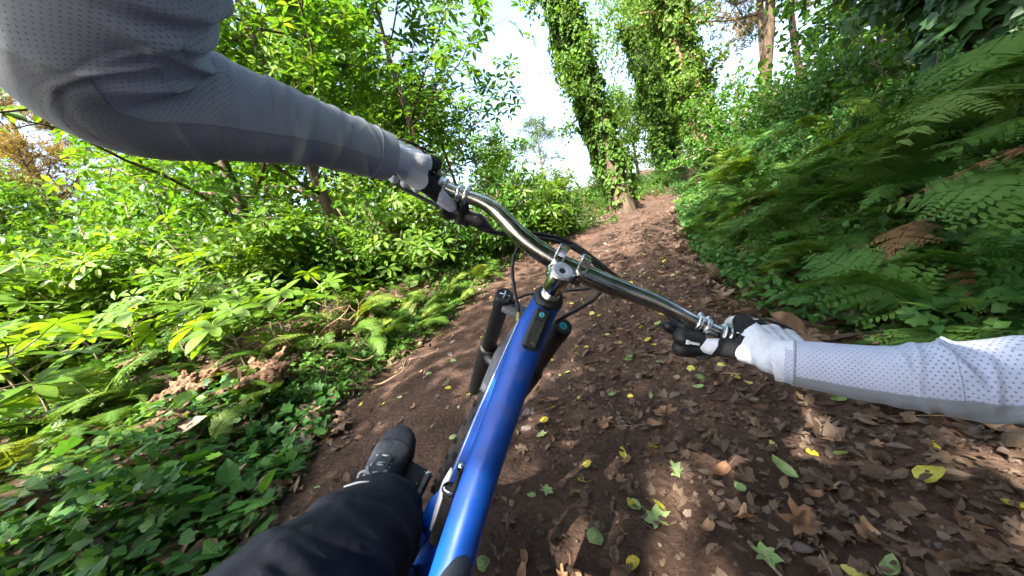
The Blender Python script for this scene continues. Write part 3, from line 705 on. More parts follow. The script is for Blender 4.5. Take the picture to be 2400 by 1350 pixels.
m = MB(); box(m, W(PD + Dt * .018), [Wd(Rb), Wd(Ft), Wd(Dt)], (.05, .05, .008), bev=.4)
pedal = wpart('pedal', m, M['black'], bike, smooth=False)
for sx in (-1, 1):
    for sy in (-1, 0, 1):
        m = MB(); lathe(m, W(PD + Dt * .012 + Rb * sx * .044 + Ft * sy * .038), Wd(-Dt), [(0, .002), (.006, .002), (.0065, .0001)], 8); wpart('traction_pin', m, M['alloy'], pedal)
# saddle: narrow nose widening to the back
S0 = cp(1092, 1302, .41); sdir = nrm(np.array([-.34, .46, -.55])); slat = nrm(np.cross(sdir, [-.2, -.75, -.6])); sup = np.cross(slat, sdir); sup = sup if np.dot(sup, Dt) < 0 else -sup
m = MB(); ns = 40; ts = np.linspace(0, 1, ns)
pts = [S0 + sdir * .265 * t + sup * (.008 * math.sin(t * 5) - .004) for t in ts]
wid = np.interp(ts, [0, .03, .1, .4, .65, .85, 1], [.004, .013, .0185, .022, .042, .066, .060]); thk = np.interp(ts, [0, .03, .1, .5, 1], [.004, .011, .015, .017, .012])
ctube(m, pts, np.stack([thk, wid], 1), 24, ns, ref=Wd(sup)); wpart('saddle', m, M['shoe'], bike)
STT = S0 + sdir * .15 + Dt * .03
m = MB(); ctube(m, [STT, STT + (BBp - STT) * .5, BBp], [.0155, .0165, .019], 20, 20); wpart('seat_tube', m, M['black'], bike)
# rear wheel and stays, behind the rider's view
RA = BBp - Ft * .43 - Dt * .01 
m = MB(); lathe(m, W(RA), wn_, [(-.06, .008), (-.05, .024), (-.04, .026), (-.035, .016), (.035, .016), (.04, .026), (.05, .024), (.06, .008)], 20); rw = wpart('rear_wheel', m, M['black'], bike)
m = MB(); ring(W(RA), wn_, WR - .03, [(.029 * math.cos(t), .029 * math.sin(t)) for t in np.linspace(0, 2 * np.pi, 14, endpoint=False)], 90, 0, m); wpart('tyre', m, M['tyre'], rw)
m = MB(); ring(W(RA), wn_, WR - .06, [(-.015, .004), (.015, .004), (.014, -.016), (-.014, -.016)], 72, 0, m); wpart('rim', m, M['black'], rw, smooth=False)
for s in (-1, 1):
    m = MB(); ctube(m, [BBp + Rb * .03 * s, BBp - Ft * .12 + Rb * .055 * s, RA + Rb * .068 * s], [.012, .012, .011], 14, 24); wpart('chainstay', m, M['blue'], bike)
    m = MB(); ctube(m, [cp(1012, 1262, .60) + Rb * .02 * s, RA * .5 + cp(1012, 1262, .60) * .5 + Rb * .06 * s, RA + Rb * .068 * s], [.011, .010, .010], 14, 24); wpart('seatstay', m, M['blue'], bike)
# cables
cabs = [
 [(1096, 520, .585), (1128, 536, .585), (1165, 547, .59), (1215, 552, .60), (1270, 559, .61), (1330, 575, .615), (1382, 607, .61), (1408, 642, .605), (1411, 672, .60), (1394, 700, .605), (1355, 724, .61), (1305, 752, .62)],
 [(1112, 524, .58), (1150, 542, .585), (1205, 547, .60), (1262, 548, .615), (1325, 563, .625), (1380, 596, .62), (1413, 632, .61), (1419, 655, .605), (1417, 672, .60), (1440, 700, .595)],
 [(1606, 776, .53), (1560, 735, .56), (1510, 696, .58), (1468, 664, .595), (1428, 636, .605), (1390, 604, .615), (1345, 578, .625), (1290, 562, .63), (1240, 562, .64), (1212, 585, .645), (1201, 625, .64), (1206, 680, .635), (1215, 725, .63), (1214, 748, .625)],
 [(1640, 780, .53), (1575, 742, .565), (1520, 708, .58), (1455, 692, .59), (1405, 668, .60), (1375, 677, .61), (1330, 681, .625), (1280, 686, .655), (1240, 690, .665), (1214, 700, .66), (1200, 712, .67)],
]
for i, c_ in enumerate(cabs):
    m = MB(); ctube(m, [cp(*q) for q in c_], .0036 if i < 3 else .0026, 10, 110); wpart('cable', m, M['black'], bike)
m = MB(); ctube(m, [cp(1216, 732, .626), cp(1213, 752, .622)], .0034, 10, 6); wpart('cable_ferrule', m, M['leaf_yellow'], bike)
m = MB(); ctube(m, [cp(1340, 577, .622), cp(1362, 590, .618)], .0062, 10, 6); wpart('cable_clip', m, M['black'], bike)
# ------------------------------------------------------------------ the rider (chest camera: arms, legs in view; torso and head behind it)
rider = thing('person', 'rider in white perforated jersey, white gloves and black trousers gripping the handlebar', 'person', loc=tuple(W((.0, .9, .1))))
def bump_fold(l, th, l0, th0, sl, sth, slope, amp):
    # a soft ridge across the sleeve
    d = (np.angle(np.exp(1j * (th - th0))))
    return amp * np.exp(-((l - l0 - slope * d) / sl) ** 2) * np.exp(-(d / sth) ** 2)
def sleeve(pts, rad, m, n, folds, seedk):
    r = np.random.default_rng(seedk)
    q = catmull(np.array([W(p) for p in pts]), m)
    R_ = np.interp(np.linspace(0, 1, m), np.linspace(0, 1, len(rad)), rad)
    ph = r.uniform(0, 6.28, 12)
    def disp(l, th):
        z = .006 * np.sin(l * 38 + 2 * np.sin(th + ph[0]) + ph[1]) + .006 * np.sin(l * 70 + 3 * np.cos(th + ph[2])) * np.sin(th * 2 + ph[3]) + .012 * np.sin(th * 3 + l * 20 + ph[4])
        for f_ in folds: z = z + bump_fold(l, th, *f_)
        return z
    return q, R_, disp
WR_L, EL_L, SH_L = cp(898, 365, .468), np.array([-.345, -.193, .285]), np.array([-.12, -.365, .05])
WR_R, EL_R, SH_R = cp(1838, 846, .425), np.array([.545, .072, .272]), np.array([.25, -.06, -.02])
jm = MB()
# left sleeve from shoulder to cuff
ptsL = [SH_L + np.array([.08, .02, -.05]), SH_L, SH_L * .42 + EL_L * .58 + np.array([-.012, -.02, .01]), EL_L + np.array([-.012, .0, -.01]), EL_L * .72 + WR_L * .28 + np.array([-.008, .004, 0]), EL_L * .4 + WR_L * .6, WR_L * .93 + EL_L * .07, WR_L + (WR_L - EL_L) * .03]
radL = [.085, .084, .079, .072, .066, .054, .038, .034]
foldsL = [(.40, 2.6, .008, .6, .010, .13), (.425, 2.3, .006, .6, -.02, .12), (.37, 2.4, .007, .7, .015, .10), (.45, 2.7, .007, .6, .02, .10),
          (.60, 1.0, .007, 1.6, .004, .06), (.635, 2.0, .005, 1.8, -.006, .08), (.655, .5, .005, 1.6, .006, .07)]
rfold = np.random.default_rng(17)
for i in range(34):                       # sharp drag lines running out of the crook of the elbow
    foldsL.append((rfold.uniform(.16, .47), 2.4 + rfold.normal(0, .7), rfold.uniform(.0018, .0045), rfold.uniform(.35, .9), rfold.normal(0, .07), rfold.uniform(.02, .055) * rfold.choice([1, 1, -.7])))
for i in range(26):
    foldsL.append((rfold.uniform(.47, .70), rfold.uniform(0, 6.28), rfold.uniform(.0018, .004), rfold.uniform(.4, 1.0), rfold.normal(0, .03), rfold.uniform(.015, .055)))
for i in range(14):
    foldsL.append((rfold.uniform(.60, .70), rfold.uniform(0, 6.28), rfold.uniform(.003, .006), rfold.uniform(.6, 1.4), rfold.normal(0, .015), rfold.uniform(.03, .08)))
q, R_, dsp = sleeve(ptsL, radL, 520, 96, foldsL, 4)
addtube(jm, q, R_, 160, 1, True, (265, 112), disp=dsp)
ptsR = [SH_R + np.array([-.08, 0, -.05]), SH_R, SH_R * .45 + EL_R * .55 + np.array([.02, .01, 0]), EL_R + np.array([.01, .005, -.01]), EL_R * .72 + WR_R * .28 + np.array([.004, .012, 0]), EL_R * .38 + WR_R * .62 + np.array([0, .012, 0]), EL_R * .12 + WR_R * .88 + np.array([0, .004, 0]), WR_R]
radR = [.085, .082, .072, .065, .058, .047, .034, .0285]
foldsR = [(.60, 1.2, .010, 1.0, .03, .14), (.63, 3.4, .007, 1.0, -.03, .10), (.57, 4.4, .012, 1.2, .03, .10), (.655, 2.4, .006, 1.8, .01, .07), (.50, 2.4, .015, 1.0, .05, .06)]
for i in range(30):
    foldsR.append((rfold.uniform(.35, .70), rfold.uniform(0, 6.28), rfold.uniform(.0018, .0045), rfold.uniform(.4, 1.1), rfold.normal(0, .05), rfold.uniform(.02, .06)))
for i in range(16):
    foldsR.append((rfold.uniform(.60, .70), rfold.uniform(0, 6.28), rfold.uniform(.003, .006), rfold.uniform(.6, 1.4), rfold.normal(0, .015), rfold.uniform(.04, .10)))
q2, R2_, dsp2 = sleeve(ptsR, radR, 520, 96, foldsR, 9)
addtube(jm, q2, R2_, 160, 0, True, (190, 58), disp=dsp2)
# torso
MID = (SH_L + SH_R) / 2
PEL = np.array([-.10, .45, -.14])
tors = [MID + np.array([.0, -.04, -.04]), MID + np.array([.0, .03, -.12]), np.array([.05, .05, -.25]), np.array([.03, .25, -.28]), PEL + np.array([0, .0, -.06])]
axr = nrm(SH_R - SH_L)
addtube(jm, np.array([W(p) for p in catmull(tors, 60)]), np.stack([np.interp(np.linspace(0, 1, 60), [0, .2, .5, 1], [.13, .19, .185, .16]), np.interp(np.linspace(0, 1, 60), [0, .2, .5, 1], [.09, .115, .125, .115])], 1), 64, 0, True, (150, 90), ref=Wd(axr))
jer = wpart('jersey', jm, [M['jersey'], M['jersey_shade']], rider)
# underside panels: thin knit strips let into each sleeve, bounded by a seam
def panel(q, R_, dsp, t0, t1, th0, th1, name, mat, lift=.0012):
    m, k = len(q), 30
    t, a, b = frames(q)
    L = np.concatenate([[0], np.cumsum(np.linalg.norm(np.diff(q, axis=0), axis=1))])
    i0, i1 = int(t0 * m), int(t1 * m); i = np.arange(i0, i1)
    th = np.linspace(0, 1, k)[None, :] * (th1(i / m) - th0(i / m))[:, None] + th0(i / m)[:, None]
    rr_ = R_[i][:, None] * (1 + dsp(L[i][:, None], th)) + lift
    v = q[i][:, None] + (a[i][:, None] * np.cos(th)[..., None] + b[i][:, None] * np.sin(th)[..., None]) * rr_[..., None]
    idx = np.arange(len(i) * k).reshape(len(i), k)
    f = np.stack([idx[:-1, :-1], idx[:-1, 1:], idx[1:, 1:], idx[1:, :-1]], -1).reshape(-1, 4)
    uv = np.stack([np.broadcast_to(L[i][:, None] * 265, th.shape), th / 6.283 * 112], -1).reshape(-1, 2)
    mb = MB(); mb.add(v.reshape(-1, 3), f, 0, uv)
    for e_ in (0, -1):
        addtube(mb, v[:, e_], .0007, 6)
    return wpart(name, mb, mat, jer)
def th_of(q, i, vec):
    t, a, b = frames(q); w = Wd(vec); return math.atan2(np.dot(w, b[i]), np.dot(w, a[i]))
tL = th_of(q, 355, (.1, 1, .15)); tR = th_of(q2, 355, (-.15, 1, .25))
panel(q, R_, dsp, .60, .965, lambda s: tL - .75 + .3 * np.sin(s * 5), lambda s: tL + .95 + .15 * np.sin(s * 7), 'sleeve_panel', M['jersey_panel'])
panel(q2, R2_, dsp2, .36, .985, lambda s: tR - 1.0 + .1 * np.sin(s * 6), lambda s: tR + .75 + .18 * np.sin(s * 5), 'sleeve_panel', M['jersey_panel'])
def seam(q, R_, dsp, tt, name, r=.0007, mat='jersey_panel'):
    t, a, b = frames(q); i = int(tt * len(q)); L = np.concatenate([[0], np.cumsum(np.linalg.norm(np.diff(q, axis=0), axis=1))])
    th = np.linspace(0, 2 * np.pi, 80); rr_ = R_[i] * (1 + dsp(L[i], th)) + .0006
    p = q[i] + a[i] * (np.cos(th) * rr_)[:, None] + b[i] * (np.sin(th) * rr_)[:, None]
    mb = MB(); addtube(mb, p, r, 6, caps=False); return wpart(name, mb, M[mat], jer)
seam(q, R_, dsp, .80, 'cuff_seam', .0005, 'jersey_shade'); seam(q, R_, dsp, .965, 'cuff_seam', .0014, 'jersey_shade'); seam(q2, R2_, dsp2, .83, 'cuff_seam', .0005, 'jersey'); seam(q2, R2_, dsp2, .985, 'cuff_seam', .0014, 'jersey_shade')

# gloved hands: palm over the grip, four fingers closed round the far side, thumb along the near side
def hand(px, out_px, wrist, sgn, upv, elbow):
    c, _ = barat(px); c2, _ = barat(out_px)
    a = nrm(c2 - c)                                     # outwards along the grip
    w = wrist - c; w = nrm(w - a * np.dot(w, a))        # towards the wrist
    u = np.cross(a, w); u = u if np.dot(u, upv) > 0 else -u
    Lc = lambda x, y, z: W(c + a * x + w * y + u * z)
    mb = MB()
    wl_ = wrist - c; wx, wy, wz = np.dot(wl_, a), np.dot(wl_, w), np.dot(wl_, u)
    fx = [-.034, -.012, .010, .031]; fl = [.96, 1.06, 1.0, .82]
    for x, s_ in zip(fx, fl):
        capsule(mb, Lc(x * .8 + wx * .15, .050, .014), Lc(x, -.002, .030), .0165, .0128)          # back of the hand
        capsule(mb, Lc(x, -.002, .030), Lc(x, -.034 * s_, .021), .0122, .0108)
        capsule(mb, Lc(x, -.034 * s_, .021), Lc(x, -.038 * s_, -.006), .0108, .0100)
        capsule(mb, Lc(x, -.038 * s_, -.006), Lc(x, -.029, -.021), .0098, .0088)
    capsule(mb, Lc(-.03, .012, .022), Lc(.03, .012, .022), .017, .015)
    capsule(mb, Lc(-.026 + wx * .2, .042, .006), Lc(.028 + wx * .2, .042, .008), .021, .018)
    fa = nrm(elbow - wrist)
    for o_ in (-.013, .013):
        capsule(mb, Lc(wx * .45 + o_ * 1.4, .046, .010), W(wrist + a * o_ * .6 - fa * .008), .0205, .0205)
    for o_ in (-.007, .007): capsule(mb, W(wrist + a * o_ - fa * .008), W(wrist + a * o_ + fa * .05), .0205, .021)
    # thumb leaves the side of the palm near its base
    capsule(mb, Lc(-.016 + wx * .3, .052, -.004), Lc(-.046, .036, -.012), .0185, .0155)
    capsule(mb, Lc(-.046, .036, -.012), Lc(-.070, .026, -.022), .0148, .0128)
    capsule(mb, Lc(-.070, .026, -.022), Lc(-.088, .012, -.028), .0126, .0105)
    Ci = np.array(c); A3 = np.stack([Wd(a), Wd(w), Wd(u)], 1); cw = W(c)
    def paint(p):
        l = (p - cw) @ A3
        x, y, z = l[:, 0], l[:, 1], l[:, 2]
        blob = ((x + .044) / .015) ** 2 + ((y - .016) / .024) ** 2
        blob2 = ((x + .020) / .026) ** 2 + ((y - .012) / .016) ** 2 + ((z - .030) / .03) ** 2
        blob3 = ((x + .050) / .016) ** 2 + ((y - .038) / .014) ** 2
        wv = .18 * np.sin(x * 210 + y * 160)
        return (((blob + wv < 1) & (z > -.024)) | (blob2 + wv < .55) | ((blob3 + wv < 1) & (z < .012))).astype(int)
    me = remesh('glove', mb, [M['glove'], M['patch']], .0016, 12, paint=paint)
    me.transform(Matrix.Translation(-Vector(rider.location)))
    g = link('glove', me, rider)
    # knuckle panel outline and cuff
    k = MB()
    loop = [(-.028, .004, .0445), (-.006, -.004, .0455), (.018, -.003, .0445), (.024, .012, .0435), (.0, .018, .0435), (-.022, .014, .0425), (-.028, .004, .0445)]
    addtube(k, catmull(np.array([Lc(*p) for p in loop]), 50), .0011, 6, caps=False); wpart('knuckle_piping', k, M['patch'], g)
    cf = MB(); addtube(cf, np.array([W(wrist + fa * t) for t in (-.012, -.008, 0, .012)]), [.0265, .0278, .028, .028], 36, caps=False); wpart('wrist_cuff', cf, M['glove'], g)
    k = MB(); lathe(k, Lc(-.045, .030, .012), Wd(u - .3 * a), [(0, .0001), (.0002, .0022), (.0012, .0018), (.0016, .0001)], 12); wpart('glove_rivet', k, M['white'], g)
    return g
hand(962, 890, WR_L, 1, np.array([.2, -1, -.2]), EL_L)
hand(1776, 1845, WR_R, -1, np.array([-.1, -1, -.3]), EL_R)

# trousers: one skin from hips over both legs
HIP = np.array([-.13, .46, -.10])
KN_L, AN_L = cp(874, 1246, .60), cp(930, 1180, .86)
KN_R = np.array([.22, .52, .42]); AN_R = np.array([.02, .86, .34])
tr = MB()
def limb(mb, a, b, ra, rb, n=6):
    for i in range(n):
        t0, t1 = i / n, (i + 1) / n
        capsule(mb, W(a + (b - a) * t0), W(a + (b - a) * t1), ra + (rb - ra) * t0, ra + (rb - ra) * t1, 18)
HL, HR = HIP + np.array([-.24, -.05, .15]), HIP + np.array([.12, .05, .08])
capsule(tr, W(HIP + np.array([-.06, -.02, 0])), W(HIP + np.array([.06, .02, 0])), .15, .15, 20)
limb(tr, HL, KN_L, .150, .092); limb(tr, KN_L, AN_L, .084, .058)
limb(tr, HR, KN_R, .112, .074); limb(tr, KN_R, AN_R, .072, .055)
rt = np.random.default_rng(6)
ax_ = KN_L - HL; La = np.linalg.norm(ax_); ax_ = ax_ / La; tocam = nrm(-KN_L); e1_ = nrm(tocam - ax_ * np.dot(tocam, ax_)); e2_ = np.cross(ax_, e1_)
for t_, amp in [(1.05, .010), (.99, .012), (.93, .009), (.88, .012), (.80, .010), (.74, .012), (.66, .010), (.60, .012), (.52, .011)]:      # folds pulled across knee and thigh
    sl = rt.normal(0, .05); a0 = rt.uniform(-1.5, -.4); a1 = a0 + rt.uniform(1.0, 2.2); prev = None
    for th_ in np.linspace(a0, a1, 9):
        tt = t_ + sl * th_ + .015 * math.sin(th_ * 3); R0 = .150 + (.092 - .150) * min(max(tt, 0), 1)
        if tt > 1: R0 = .092 * math.sqrt(max(.2, 1 - ((tt - 1) * La / .092) ** 2))
        q_ = HL + ax_ * La * tt + (e1_ * math.cos(th_) + e2_ * math.sin(th_)) * (R0 - .003)
        if prev is not None: capsule(tr, W(prev), W(q_), amp, amp, 10)
        prev = q_
me = remesh('trousers', tr, [M['trouser']], .0055, 5)
me.transform(Matrix.Translation(-Vector(rider.location)))
tro = link('trousers', me, rider)
tx = bpy.data.textures.new('cloth folds', 'CLOUDS'); tx.noise_scale = .16; tx.noise_depth = 1
sub_ = tro.modifiers.new('sub', 'SUBSURF'); sub_.levels = sub_.render_levels = 1
dm = tro.modifiers.new('folds', 'DISPLACE'); dm.texture = tx; dm.strength = .022; dm.mid_level = .5
tx3 = bpy.data.textures.new('cloth wrinkles', 'MUSGRAVE') if 'MUSGRAVE' in bpy.types.Texture.bl_rna.properties['type'].enum_items else bpy.data.textures.new('cloth wrinkles', 'CLOUDS')
tx3.noise_scale = .05
empt = None
dm3 = tro.modifiers.new('wrinkles', 'DISPLACE'); dm3.texture = tx3; dm3.strength = .0015; dm3.mid_level = .5
k = MB(); ctube(k, [cp(806, 1141, .585), cp(840, 1131, .588), cp(868, 1129, .59)], [.0012, .0022, .0012], 8, 20); wpart('knee_piping', k, M['white'], tro)

# shoes
def shoe(toe, heel, up, lat, name='shoe'):
    d = nrm(heel - toe); L = np.linalg.norm(heel - toe)
    up = nrm(up - d * np.dot(up, d)); lt = np.cross(d, up)
    mb = MB(); m = 60; t = np.linspace(0, 1, m)
    wd = np.interp(t, [0, .03, .10, .25, .4, .6, .8, .95, 1], [.006, .028, .042, .051, .050, .042, .037, .033, .02])
    ht = np.interp(t, [0, .03, .10, .25, .4, .55, .7, .9, 1], [.006, .017, .025, .031, .039, .050, .056, .052, .03])
    pts = np.array([W(toe + d * L * x + up * (h_ * .92)) for x, h_ in zip(t, ht)])
    addtube(mb, pts, np.stack([ht, wd], 1), 40, 0, True, ref=Wd(up))
    for i_, c_ in enumerate(mb.c): pass
    s = wpart(name, mb, M['shoe'], rider)
    sb = MB(); addtube(sb, np.array([W(toe + d * (L * (-.02 + 1.04 * x)) + up * .002) for x in t]), np.stack([np.full(m, .011), wd * 1.07 + .002], 1), 32, 0, True, ref=Wd(up)); wpart('sole', sb, M['sole'], s)
    # toe cap seam, tongue and laces
    k = MB(); q_ = []
    for x in np.linspace(-1, 1, 30):
        tt = .24 + .05 * (1 - x * x) * -1
        w_ = np.interp(tt, t, wd); h_ = np.interp(tt, t, ht)
        ang = x * 1.35
        q_.append(W(toe + d * L * tt + up * (h_ * .92 + h_ * math.cos(ang) * 1.0) + lt * w_ * math.sin(ang) * 1.0))
    addtube(k, np.array(q_), .0017, 6); wpart('toe_seam', k, M['sole'], s)
    tg = MB(); addtube(tg, np.array([W(toe + d * L * x + up * (np.interp(x, t, ht) * 1.92 + .002)) for x in np.linspace(.36, .74, 20)]), np.stack([np.full(20, .004), np.full(20, .021)], 1), 20, 0, True, ref=Wd(up)); wpart('tongue', tg, M['shoe'], s)
    for i in range(6):
        x0 = .38 + i * .05; x1 = x0 + (.045 if i % 2 else -.01)
        y0 = np.interp(x0, t, ht) * 1.9; y1 = np.interp(x1, t, ht) * 1.9
        l_ = MB(); sg = 1 if i % 2 else -1
        ctube(l_, [toe + d * L * x0 + up * (y0 - .004) - lt * .025 * sg, toe + d * L * (x0 + x1) / 2 + up * ((y0 + y1) / 2 + .007), toe + d * L * x1 + up * (y1 - .004) + lt * .025 * sg], np.array([[.0016, .0032]] * 3), 10, 16, ref=Wd(up)); wpart('lace', l_, M['lace'], s)
    for sg in (-1, 1):      # bow
        l_ = MB(); b0 = toe + d * L * .60 + up * (np.interp(.60, t, ht) * 1.92 + .006)
        ctube(l_, [b0, b0 - lt * .018 * sg - d * .010 + up * .006, b0 - lt * .034 * sg - d * .004, b0 - lt * .026 * sg + d * .012, b0 + up * .002], np.array([[.0016, .003]] * 5), 10, 30, ref=Wd(up)); wpart('lace', l_, M['lace'], s)
        l_ = MB(); ctube(l_, [b0, b0 + lt * .016 * sg - d * .012, b0 + lt * .026 * sg - d * .026 - up * .008], np.array([[.0014, .0026]] * 3), 10, 20, ref=Wd(up)); wpart('lace', l_, M['lace'], s)
    return s
toeL = cp(948, 1008, .97); heelL = toeL - Ft * .20 + np.array([-.02, .035, -.06])
shoe(toeL, toeL + nrm(np.array([-.03, .135, -.17])) * .29, np.array([.12, -.75, -.65]), Rb)
shoe(np.array([.12, .88, .48]), np.array([.0, .95, .24]), -Dt, Rb)
# neck, head and helmet, above the camera
hd = MB(); hc = MID + np.array([-.02, -.25, .02])
capsule(hd, W(MID + np.array([0, -.02, -.06])), W(hc + np.array([0, .08, -.02])), .062, .056)
capsule(hd, W(hc + np.array([0, .03, .0])), W(hc + np.array([0, -.03, -.02])), .078, .088, 20)
capsule(hd, W(hc + np.array([0, .075, .045])), W(hc + np.array([0, .03, .05])), .04, .052)
capsule(hd, W(hc + np.array([0, .005, .098])), W(hc + np.array([0, .03, .108])), .009, .014, 10)
for s in (-1, 1):
    capsule(hd, W(hc + np.array([.083 * s, .01, -.01])), W(hc + np.array([.086 * s, .04, -.012])), .012, .010, 10)
me = remesh('head', hd, [M['skin']], .005, 4); me.transform(Matrix.Translation(-Vector(rider.location))); hdo = link('head', me, rider)
for s in (-1, 1):
    k = MB(); capsule(k, W(hc + np.array([.03 * s, .005, .083])), W(hc + np.array([.036 * s, .005, .083])), .011, .011, 12); wpart('eye', k, M['white'], hdo)
k = MB(); ctube(k, [hc + np.array([-.024, .062, .09]), hc + np.array([0, .066, .099]), hc + np.array([.024, .062, .09])], [.002, .004, .002], 8, 16); wpart('mouth', k, M['skin'], hdo)
hm = MB(); capsule(hm, W(hc + np.array([0, -.045, .03])), W(hc + np.array([0, -.05, -.05])), .112, .115, 28)
capsule(hm, W(hc + np.array([0, -.06, .0])), W(hc + np.array([0, -.02, -.07])), .11, .10, 28)
me = remesh('helmet', hm, [M['black']], .006, 3); me.transform(Matrix.Translation(-Vector(rider.location))); link('helmet', me, rider)
# ------------------------------------------------------------------ trees, shrubs, ferns, leaf litter
def at(px, py, d):                    # where a line of sight at depth d stands, dropped on the ground
    p = P(px, py, d); return on(p[0], p[1])
def gp(px, py):                        # first ground point along a line of sight
    v = CB @ np.array([(px - 1200) / F_PX, (py - 675) / F_PX, 1.0]); t = np.arange(.5, 30, .01)
    q = CAM + v * t[:, None]; i = int(np.argmax(q[:, 2] < hgt(q[:, 0], q[:, 1]))); return on(q[i, 0], q[i, 1])
def branch(r, p0, d, L, k=7, bend=.25, up=.15):
    pts = [np.asarray(p0, float)]; d = nrm(d)
    for i in range(k):
        d = nrm(d + r.normal(0, bend / math.sqrt(k), 3) + np.array([0, 0, up / k])); pts.append(pts[-1] + d * L / k)
    return np.array(pts)
def skeleton(r, H, lean, r0, nb, blen, first=.35, sub=4, upb=.35, bow=.25, sublen=.45):
    """trunk plus two orders of limbs -> list of (pts, radii), tip points, tip directions"""
    k = 14
    tr = branch(r, (0, 0, -.15), np.array([lean[0], lean[1], 1]), H, k, .12, .1)
    tubes = [(tr, np.linspace(1, .22, k + 1) ** .9 * r0)]
    tubes[0][1][0] *= 1.35
    tips, td = [], []
    for i in range(nb):
        t = first + (1 - first) * (i + r.uniform(0, .8)) / nb; t = min(t, .99)
        p = tr[int(t * k)] + (tr[min(int(t * k) + 1, k)] - tr[int(t * k)]) * (t * k % 1)
        az = i * 2.4 + r.uniform(-.5, .5)
        L = blen * (1.1 - .6 * (t - first) / (1 - first)) * r.uniform(.7, 1.2)
        b = branch(r, p, (math.cos(az), math.sin(az), upb + r.uniform(-.2, .3)), L, 7, .35, bow)
        rb = r0 * .34 * (1.1 - .6 * t)
        tubes.append((b, np.linspace(rb, rb * .25, 8)))
        for j in range(sub):
            q = r.integers(2, 8) if j else 7
            s = branch(r, b[q], nrm(b[min(q, 7)] - b[max(q - 1, 0)]) + r.normal(0, .7, 3), L * sublen * r.uniform(.6, 1.1), 4, .4, .1)
            tubes.append((s, np.linspace(rb * .3, rb * .08, 5)))
            for w_ in (2, 3, 4): tips.append(s[w_]); td.append(nrm(s[w_] - s[w_ - 1]))
        for w_ in range(3, 8): tips.append(b[w_]); td.append(nrm(b[w_] - b[w_ - 1]))
    return tubes, np.array(tips), np.array(td)
def wood(tubes, n0=12, n1=5):
    mb = MB()
    for i, (p, rr) in enumerate(tubes): addtube(mb, catmull(p, len(p) * 3) if i == 0 else p, np.interp(np.linspace(0, 1, len(p) * 3), np.linspace(0, 1, len(rr)), rr) if i == 0 else rr, n0 if i == 0 else n1, caps=(i > 0),
                                                disp=(lambda l, t: .07 * np.sin(3 * t + l * 2) + .05 * np.sin(7 * t - l * 5)) if i == 0 else None)
    return mb
def spread(r, tips, td, per, rad):
    K = len(tips) * per
    return np.repeat(tips, per, 0) + r.normal(0, rad, (K, 3)) * np.array([1, 1, .7]), np.repeat(td, per, 0)

def tree_proto(seed, kind, H, r0, nb, blen, lean=(0, 0), first=.35, per=3, rad=.22, size=.15, leaf='chestnut_tree', tpl=None, bark='bark', sub=4, nl=5, upb=.35):
    r = np.random.default_rng(seed)
    tubes, tips, td = skeleton(r, H, lean, r0, nb, blen, first, sub, upb)
    tm = wood(tubes).mesh('trunk', M[bark])
    cr = MB(); pos, d = spread(r, tips, td, per, rad)
    if kind == 'whorl':
        ax = nrm(np.array([0, 0, 1.0]) + d * .5 + r.normal(0, .35, d.shape)); whorls(cr, r, tpl or T_LANCE, pos, ax, size, nl)
    elif kind == 'pine':
        for q in range(nl):
            dd = nrm(d + r.normal(0, .75, d.shape) + np.array([0, 0, .25])); scatter(cr, T_NEEDLE_W, pos, dd, rdir(r, len(pos)), size * r.uniform(.7, 1.2, len(pos)))
    else:
        for q in range(nl):
            dd = nrm(d * .6 + r.normal(0, .8, d.shape)); scatter(cr, tpl or T_OVATE, pos + r.normal(0, size * .6, pos.shape), dd, np.array([0, 0, 1.0]) + r.normal(0, .5, d.shape), size * r.uniform(.6, 1.2, len(pos)))
    return tm, cr.mesh('crown', M[leaf], smooth=False)
T_NEEDLE_W = (np.array([(-.055, 0, 0), (.055, 0, 0), (-.03, 1, .05), (.03, 1, .05)]), np.array([(0, 1, 3), (0, 3, 2)]))
def put_tree(proto, name, label, cat, group, loc, rz=0, sc=1.0, tilt=(0, 0)):
    o = thing(name, label, cat, group, tuple(loc), (tilt[0], tilt[1], rz), sc)
    link('trunk', proto[0], o); link('crown', proto[1], o); return o

